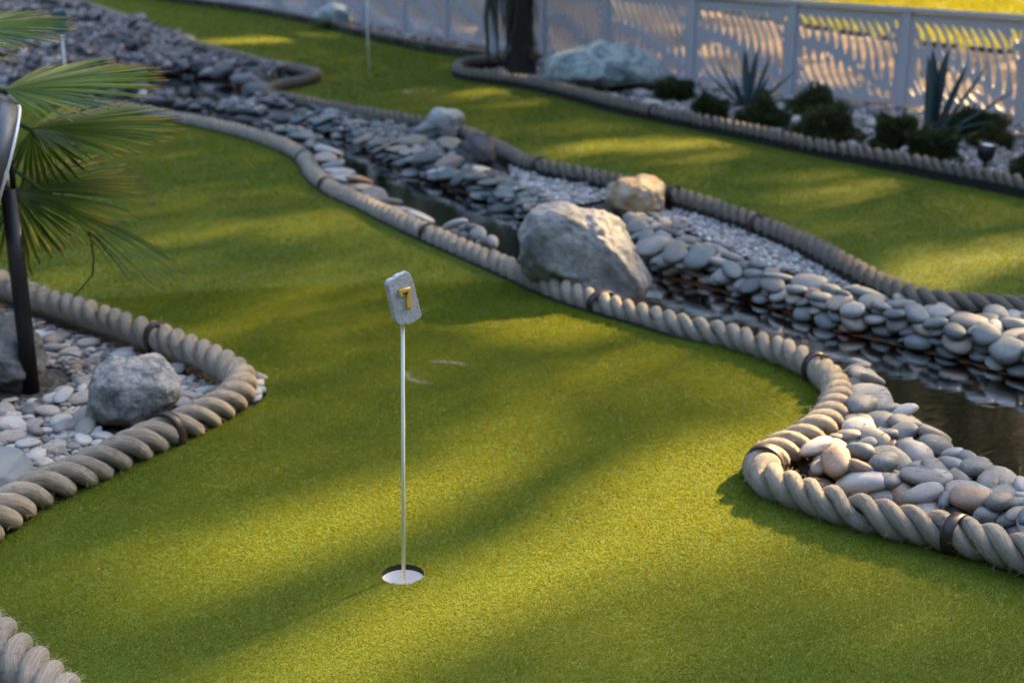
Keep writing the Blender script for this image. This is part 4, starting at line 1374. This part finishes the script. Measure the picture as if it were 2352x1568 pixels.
PW = SP - .075
panels = [panel_mesh(PW, FH - .045, k) for k in (1, 2, 3)]
for p_ in panels: p_.materials.append(M['fence'])
bm = bmesh.new()
bmesh.ops.create_cube(bm, size=1)
bmesh.ops.scale(bm, verts=bm.verts, vec=(.075, .06, FH + .10))
bmesh.ops.translate(bm, verts=bm.verts, vec=(0, 0, (FH + .10) / 2 - .12))
bmesh.ops.bevel(bm, geom=list(bm.edges), offset=.004, segments=1, affect='EDGES')
post_me = bm_mesh('post', bm); post_me.materials.append(M['fence'])
bm = bmesh.new()
bmesh.ops.create_cube(bm, size=1)
bmesh.ops.scale(bm, verts=bm.verts, vec=(SP - .004, .066, .035))
bmesh.ops.bevel(bm, geom=list(bm.edges), offset=.004, segments=1, affect='EDGES')
rail_me = bm_mesh('top_rail', bm); rail_me.materials.append(M['fence'])
for i, (x, y) in enumerate(posts):
    j = min(i + 1, len(posts) - 1); k = i if j > i else i - 1
    dx, dy = posts[j][0] - posts[k][0], posts[j][1] - posts[k][1]
    an = math.atan2(dy, dx)
    o = obj('post', post_me, None, fence, Vector((x, y, 0)) - foff); o.rotation_euler.z = an
    if i + 1 < len(posts):
        x2, y2 = posts[i + 1]
        o = obj('panel', panels[i % 3], None, fence)
        # the panel's own x runs from the far post to the near one, so that the leaves sweep as in the photograph
        o.matrix_local = Matrix.Translation(Vector((x2, y2, .02)) - foff) @ Matrix.Rotation(an + math.pi, 4, 'Z') @ Matrix.Translation((.0375, 0, 0)) @ Matrix.Rotation(R(90), 4, 'X')
        o = obj('top_rail', rail_me, None, fence, Vector(((x + x2) / 2, (y + y2) / 2, FH - .002)) - foff); o.rotation_euler.z = an

# path and lawn behind the fence
def strip(name, a, b, z, m, label):
    n = min(len(a), len(b))
    V = [(p[0], p[1], z) for p in a] + [(p[0], p[1], z) for p in b]
    F = [(i, i + 1, n + i + 1, n + i) for i in range(n - 1)]
    o = obj(name, np_mesh(name, np.array(V), np.array(F)), m)
    tag(o, label, None, kind='structure')
K = [(9.0, 10.6), (at(2352, 122, 0).x, at(2352, 122, 0).y), (at(1900, 66, 0).x, at(1900, 66, 0).y), (.2, 24.5), (-6, 31)]
kl, _ = spline(K, .5)
fl2, _ = spline([(p[0] + .12, p[1] + .18) for p in [(6, 5.5)] + FP], .5)
u = np.linspace(0, 1, 60)
def resample(P, n):
    s = np.concatenate([[0], np.cumsum(np.linalg.norm(np.diff(P, axis=0), axis=1))]); q = np.linspace(0, s[-1], n)
    return np.stack([np.interp(q, s, P[:, k]) for k in (0, 1)], 1)
ka, fa = resample(kl, 60), resample(fl2, 60)
strip('path', ka, fa, -.024, M['path'], 'sunlit sandy path behind the white fence')
far = ka + np.array([60, 120.0])
strip('lawn', far, ka, -.020, M['lawn'], 'sunlit lawn beyond the sandy path')
# lawn tufts
n = 60000
tt = rng.uniform(0, 1, n); dd_ = rng.uniform(0, 9, n) ** 1.0
bx = np.interp(tt, np.linspace(0, 1, 60), ka[:, 0]) + dd_ * .45; by = np.interp(tt, np.linspace(0, 1, 60), ka[:, 1]) + dd_ * .9
a = rng.uniform(0, 6.28, n); w = .012; hg = rng.uniform(.03, .075, n)
V = np.stack([np.stack([bx - w * np.cos(a), by - w * np.sin(a), np.full(n, -.02)], 1), np.stack([bx + w * np.cos(a), by + w * np.sin(a), np.full(n, -.02)], 1), np.stack([bx + rng.normal(0, .02, n), by + rng.normal(0, .02, n), hg], 1)], 1).reshape(-1, 3)
o = obj('grass', np_mesh('grass', V, np.arange(n * 3).reshape(n, 3), False, {'rnd': np.repeat(rng.uniform(.3, 1, n), 3)}), M['blade'])
tag(o, 'sunlit lawn grass beyond the sandy path', 'grass', kind='stuff')
# kerb stones between path and lawn
kb = empty('kerb')
tag(kb, 'dark kerb between the sandy path and the lawn', None, kind='structure')
kk, _ = spline([tuple(p) for p in ka], .62)
bm = bmesh.new(); bmesh.ops.create_cube(bm, size=1); bmesh.ops.scale(bm, verts=bm.verts, vec=(.46, .10, .06)); bmesh.ops.bevel(bm, geom=list(bm.edges), offset=.015, segments=2, affect='EDGES')
kme = bm_mesh('kerb_stone', bm); kme.materials.append(M['kerb'])
for i in range(len(kk) - 1):
    an = math.atan2(kk[i + 1][1] - kk[i][1], kk[i + 1][0] - kk[i][0])
    o = obj('kerb_stone', kme, None, kb, (kk[i][0], kk[i][1], -.008)); o.rotation_euler.z = an

# ------------------------------------------------------------------ fallen pine needles
V, F = [], []
def needle(p, L, yaw, pit):
    d = Vector((math.cos(yaw) * math.cos(pit), math.sin(yaw) * math.cos(pit), math.sin(pit)))
    s_ = d.cross(Vector((0, 0, 1))).normalized() * .0009
    u_ = Vector((0, 0, .0009))
    b = len(V)
    V.extend([p - s_, p + s_, p + d * L + u_, p + u_ * 2])
    F.extend([(b, b + 1, b + 2), (b, b + 2, b + 3), (b + 1, b + 3, b + 2)])
for hp, n in ((h1, 80), (h5, 220), (h2, 70)):
    for _ in range(n):
        x, y = hp.point()
        ix, iy = int((x - hp.x0) / hp.c), int((y - hp.y0) / hp.c)
        needle(Vector((x, y, hp.H[iy, ix] + .002)), random.uniform(.03, .08), random.uniform(0, 6.28), random.uniform(-.25, .25))
for _ in range(1500):      # under the pool water
    q = at(random.uniform(2060, 2500), random.uniform(850, 1090), -.13)
    needle(q + Vector((0, 0, random.uniform(-.04, .02))), random.uniform(.05, .12), random.uniform(0, 6.28), random.uniform(-.2, .2))
for (x_, y_) in ((95, 1540), (108, 1552), (2010, 1170), (1985, 1165), (2030, 1230), (60, 1185)):
    needle(at(x_, y_, .045), .06, random.uniform(-.6, .6) + .9, -.2)
for _ in range(60):       # a few strays on the near green
    q = at(random.uniform(100, 2250), random.uniform(700, 1560), .006)
    if in_poly(np.array([q.x]), np.array([q.y]), G1)[0]:
        needle(q, random.uniform(.012, .045), random.uniform(0, 6.28), random.uniform(-.05, .1))
o = obj('pine_needles', np_mesh('pine_needles', np.array([tuple(v) for v in V]), np.array(F), False), M['needle'])
tag(o, 'fallen brown pine needles on the pebbles and in the pool', 'needles', kind='stuff')

# ------------------------------------------------------------------ trees that shade the course (beyond the fence, towards the sun)
HZ = Vector((SUN.x, SUN.y, 0)) / SUN.z       # ground shift per metre of height
def gpt(x, y, z=0.0):
    p = at(x, y, z)
    return p - HZ * z
LIT = [  # gaps in the crowns, by where their light lands: from, to, half width, openness
 (gpt(450, 1300), gpt(880, 1195), .22, 1.0), (gpt(560, 850), gpt(1000, 780), .3, .32), (gpt(880, 1205), gpt(1240, 1050), .13, .9),
 (gpt(980, 1370), gpt(1300, 1240), .19, 1.0), (gpt(1300, 1240), gpt(1690, 1085), .2, 1.0),
 (gpt(480, 1580), gpt(900, 1425), .15, .85), (gpt(900, 1480), gpt(1780, 1260), .28, .46),
 (gpt(2140, 1425), gpt(2400, 1345), .15, .6), (gpt(1800, 1330), gpt(2150, 1300), .25, .38),
 (gpt(30, 1400), gpt(260, 1290), .25, .4), (gpt(1560, 1060), gpt(1890, 930), .11, .65),
 (gpt(400, 548), gpt(850, 505), .20, .45), (gpt(630, 685), gpt(960, 595), .20, .45),
 (gpt(540, 795), gpt(740, 735), .2, .40), (gpt(200, 640), gpt(480, 618), .22, .40),
 (gpt(380, 465), gpt(620, 425), .18, .28), (gpt(440, 395), gpt(640, 352), .18, .25),
 (gpt(640, 1010), gpt(1560, 880), .36, .34), (gpt(1150, 300), gpt(2300, 440), .5, .2), (gpt(760, 860), gpt(1400, 740), .3, .22), (gpt(380, 480), gpt(900, 560), .5, .2), (gpt(1350, 343), gpt(1600, 322), .15, .75),
 (gpt(1230, 368), gpt(1350, 345), .12, .4), (gpt(1850, 455), gpt(2070, 425), .10, .7),
 (gpt(2080, 650), gpt(2420, 570), .12, .75), (gpt(1060, 226), gpt(1200, 205), .14, .55),
 (gpt(980, 252), gpt(1150, 235), .16, .3), (gpt(505, 96), gpt(625, 92), .2, .95),
 (gpt(640, 82), gpt(730, 77), .2, .55), (gpt(1120, 330), gpt(1400, 298), .14, .3),
 (gpt(1500, 372), gpt(1900, 350), .14, .25), (gpt(1700, 560), gpt(1850, 505), .12, .25),
 (gpt(1390, 484, .33), gpt(1465, 545, .28), .10, 1.0), (gpt(1465, 545, .28), gpt(1480, 610, .2), .10, .9),
 (gpt(1920, 590, .1), gpt(2010, 640, .1), .07, .95), (gpt(1915, 930, .11), gpt(1760, 1045, .11), .14, 1.0),
 (gpt(1470, 405, .2), gpt(1530, 430, .15), .12, .8), (gpt(2250, 740, .05), gpt(2400, 780, .05), .1, .5),
 (gpt(570, 880, .06), gpt(400, 980, .06), .05, .5), (gpt(120, 1120, .06), gpt(-20, 1210, .06), .05, .5),
 (gpt(2250, 1000, .0), gpt(2350, 1080, .0), .08, .6), (gpt(2180, 1170, .1), gpt(2340, 1230, .1), .05, .6),
 (gpt(400, 840, .2), gpt(420, 870, .15), .05, .6), (gpt(2250, 150, .3), gpt(2420, 260, .2), .3, .6),
 (gpt(960, 690, .7), gpt(955, 640, .75), .012, .8),
]
def openness(X, Y):
    L = np.full(X.shape, .12)
    for p, q, w, s_ in LIT:
        d, _ = seg_dist(X, Y, [(p.x, p.y), (q.x, q.y)])
        L = np.maximum(L, s_ * np.exp(-np.clip((d - w * .6 - .05) / w, 0, None) ** 2 * 1.6))
    # leaves set denser here, shaped to throw a long band of shade past the hole
    d, _ = seg_dist(X, Y, [tuple(gpt(x_, y_))[:2] for x_, y_ in ((200, 1580), (330, 1530), (475, 1472), (686, 1393), (897, 1303), (1161, 1182), (1300, 1085), (1400, 1010))])
    L *= 1 - .95 * np.exp(-np.clip((d - .05) / .085, 0, None) ** 2)
    for a_, b_, w_, s_ in (((60, 1180), (430, 1060), .28, .7), ((1700, 1640), (2500, 1500), .30, .85), ((2150, 1560), (2500, 1500), .24, .7), ((-60, 1560), (200, 1420), .30, .85), ((100, 1300), (300, 1240), .2, .5)):
        d, _ = seg_dist(X, Y, [tuple(gpt(*a_))[:2], tuple(gpt(*b_))[:2]])
        L *= 1 - s_ * np.exp(-(d / w_) ** 2)
    # beyond the fence the path and the lawn lie mostly in the sun
    fx, fy = fl[:, 0][::10], fl[:, 1][::10]
    o_ = np.argsort(fx)
    yf = np.interp(X, fx[o_], fy[o_])
    beyond = Y > yf + .35
    dap = .5 + .5 * np.sin(X * 1.9 + 1.3 * np.sin(Y * 1.1)) * np.cos(Y * 1.3 + X * .6)
    far_ = Y > yf + 1.15
    L = np.where(beyond & (X > .8), np.maximum(L, np.where(far_ & (dap > .35) & (X > 1.6), .5, np.where(dap > .85, .4, .1))), L)
    lawny = Y > np.interp(X, ka[::-1, 0], ka[::-1, 1])
    L = np.where(lawny, 1.0, L)
    L = np.where(beyond & ~lawny & (X <= .8), np.maximum(L, np.where(dap > .85, .6, .08)), L)
    return L
n = 230000
X = rng.uniform(-9, 9, n); Y = rng.uniform(.3, 25, n)
tau = -np.log(np.clip(openness(X, Y), .03, .999))
keep = rng.uniform(0, 3.5, n) < tau
X, Y = X[keep], Y[keep]
n = len(X)
H = rng.uniform(4.6, 8.8, n)
C = np.stack([X + HZ.x * H, Y + HZ.y * H, H], 1)
TR = [(8.6, 8.8), (8.8, 14.2), (10.5, 19.5), (13.5, 12.5), (15, 20), (3.5, 26.5), (9.5, 27), (16.5, 28), (-2, 31), (5.5, 33)]
TLAB = ['tree at the path end nearest the viewer', 'tree behind the fence level with the tall agave', 'tree on the lawn behind the second fence panels', 'tree far to the right over the path', 'tree far to the right on the lawn', 'tree behind the upper end of the fence', 'tree in the middle of the lawn', 'tree at the far right of the lawn', 'tree behind the fence at the far left', 'tree farthest back on the lawn']
Tn = np.array(TR)
who = np.argmin(((C[:, None, :2] - Tn[None]) ** 2).sum(2), 1)
Lf = rng.uniform(.065, .12, n)[:, None]
ax_ = rng.normal(size=(n, 3)); ax_ /= np.linalg.norm(ax_, axis=1)[:, None]
sd = np.cross(ax_, rng.normal(size=(n, 3))); sd /= np.linalg.norm(sd, axis=1)[:, None]
q4 = np.stack([C - ax_ * Lf, C + sd * Lf * .62, C + ax_ * Lf, C - sd * Lf * .62], 1)
for k, (tx, ty) in enumerate(TR):
    m = who == k
    if m.sum() < 30: continue
    r_ = empty('shade_tree', (tx, ty, 0))
    tag(r_, 'leafy ' + TLAB[k], 'tree', 'trees shading the course')
    Q = q4[m] - np.array([tx, ty, 0])
    cn = C[m] - np.array([tx, ty, 0])
    cr = obj('crown', np_mesh('crown', Q.reshape(-1, 3), np.arange(len(Q) * 4).reshape(-1, 4), False), M['crown'], r_)
    obj('trunk', tube_mesh('trunk', [(0, 0, -.2), (.03, .02, .8), (.06, -.05, 2.4), (0, .05, 4.6), (.1, 0, 6.0)], [.24, .18, .15, .12, .06], 14), M['bark'], r_)
    for b in range(7):
        e = cn[int(rng.integers(len(cn)))]
        e = e * np.array([.8, .8, 1])
        s3 = np.array([0, .03, rng.uniform(3.2, 5.2)])
        mid = (s3 + e) / 2 + np.array([0, 0, .3])
        obj('limb', tube_mesh('limb', [s3, mid, e], [.034, .022, .008], 7), M['bark'], r_)
print('canopy leaves', n)

# ------------------------------------------------------------------ unseen ring of trees, added to darken reflections and side light
n = 85000
cl_ = rng.integers(0, 130, n)
ang = np.linspace(0, 2 * math.pi, 130, endpoint=False)[cl_] + rng.normal(0, R(2.2), n)
front = np.clip(np.cos(ang) * 1.4, -1, 1) * .5 + .5
rad = (24 + 30 * front) + rng.normal(0, 2.2, n) + 2.5 * np.sin(cl_ * 2.3)
top = (13 + 10 * front) * (1 + .16 * np.sin(cl_ * 1.7) + .08 * np.cos(cl_ * 3.1))
top = np.where((ang > R(31)) & (ang < R(61)), top * .55, top)  # tops lowered towards the sun to keep its light clear
Z = rng.uniform(0, 1, n) ** .8 * top
Cc = np.stack([rad * np.sin(ang), rad * np.cos(ang), Z], 1)
Lf = rng.uniform(.6, 1.5, n)[:, None]
ax_ = rng.normal(size=(n, 3)); ax_ /= np.linalg.norm(ax_, axis=1)[:, None]
sd = np.cross(ax_, rng.normal(size=(n, 3))); sd /= np.linalg.norm(sd, axis=1)[:, None]
q4 = np.stack([Cc - ax_ * Lf, Cc + sd * Lf * .7, Cc + ax_ * Lf, Cc - sd * Lf * .7], 1)
o = obj('added_treeline', np_mesh('added_treeline', q4.reshape(-1, 3), np.arange(n * 4).reshape(-1, 4), False), M['crown'])
tag(o, 'unseen ring of dark trees added to dim reflections and side light', 'wood', kind='stuff')
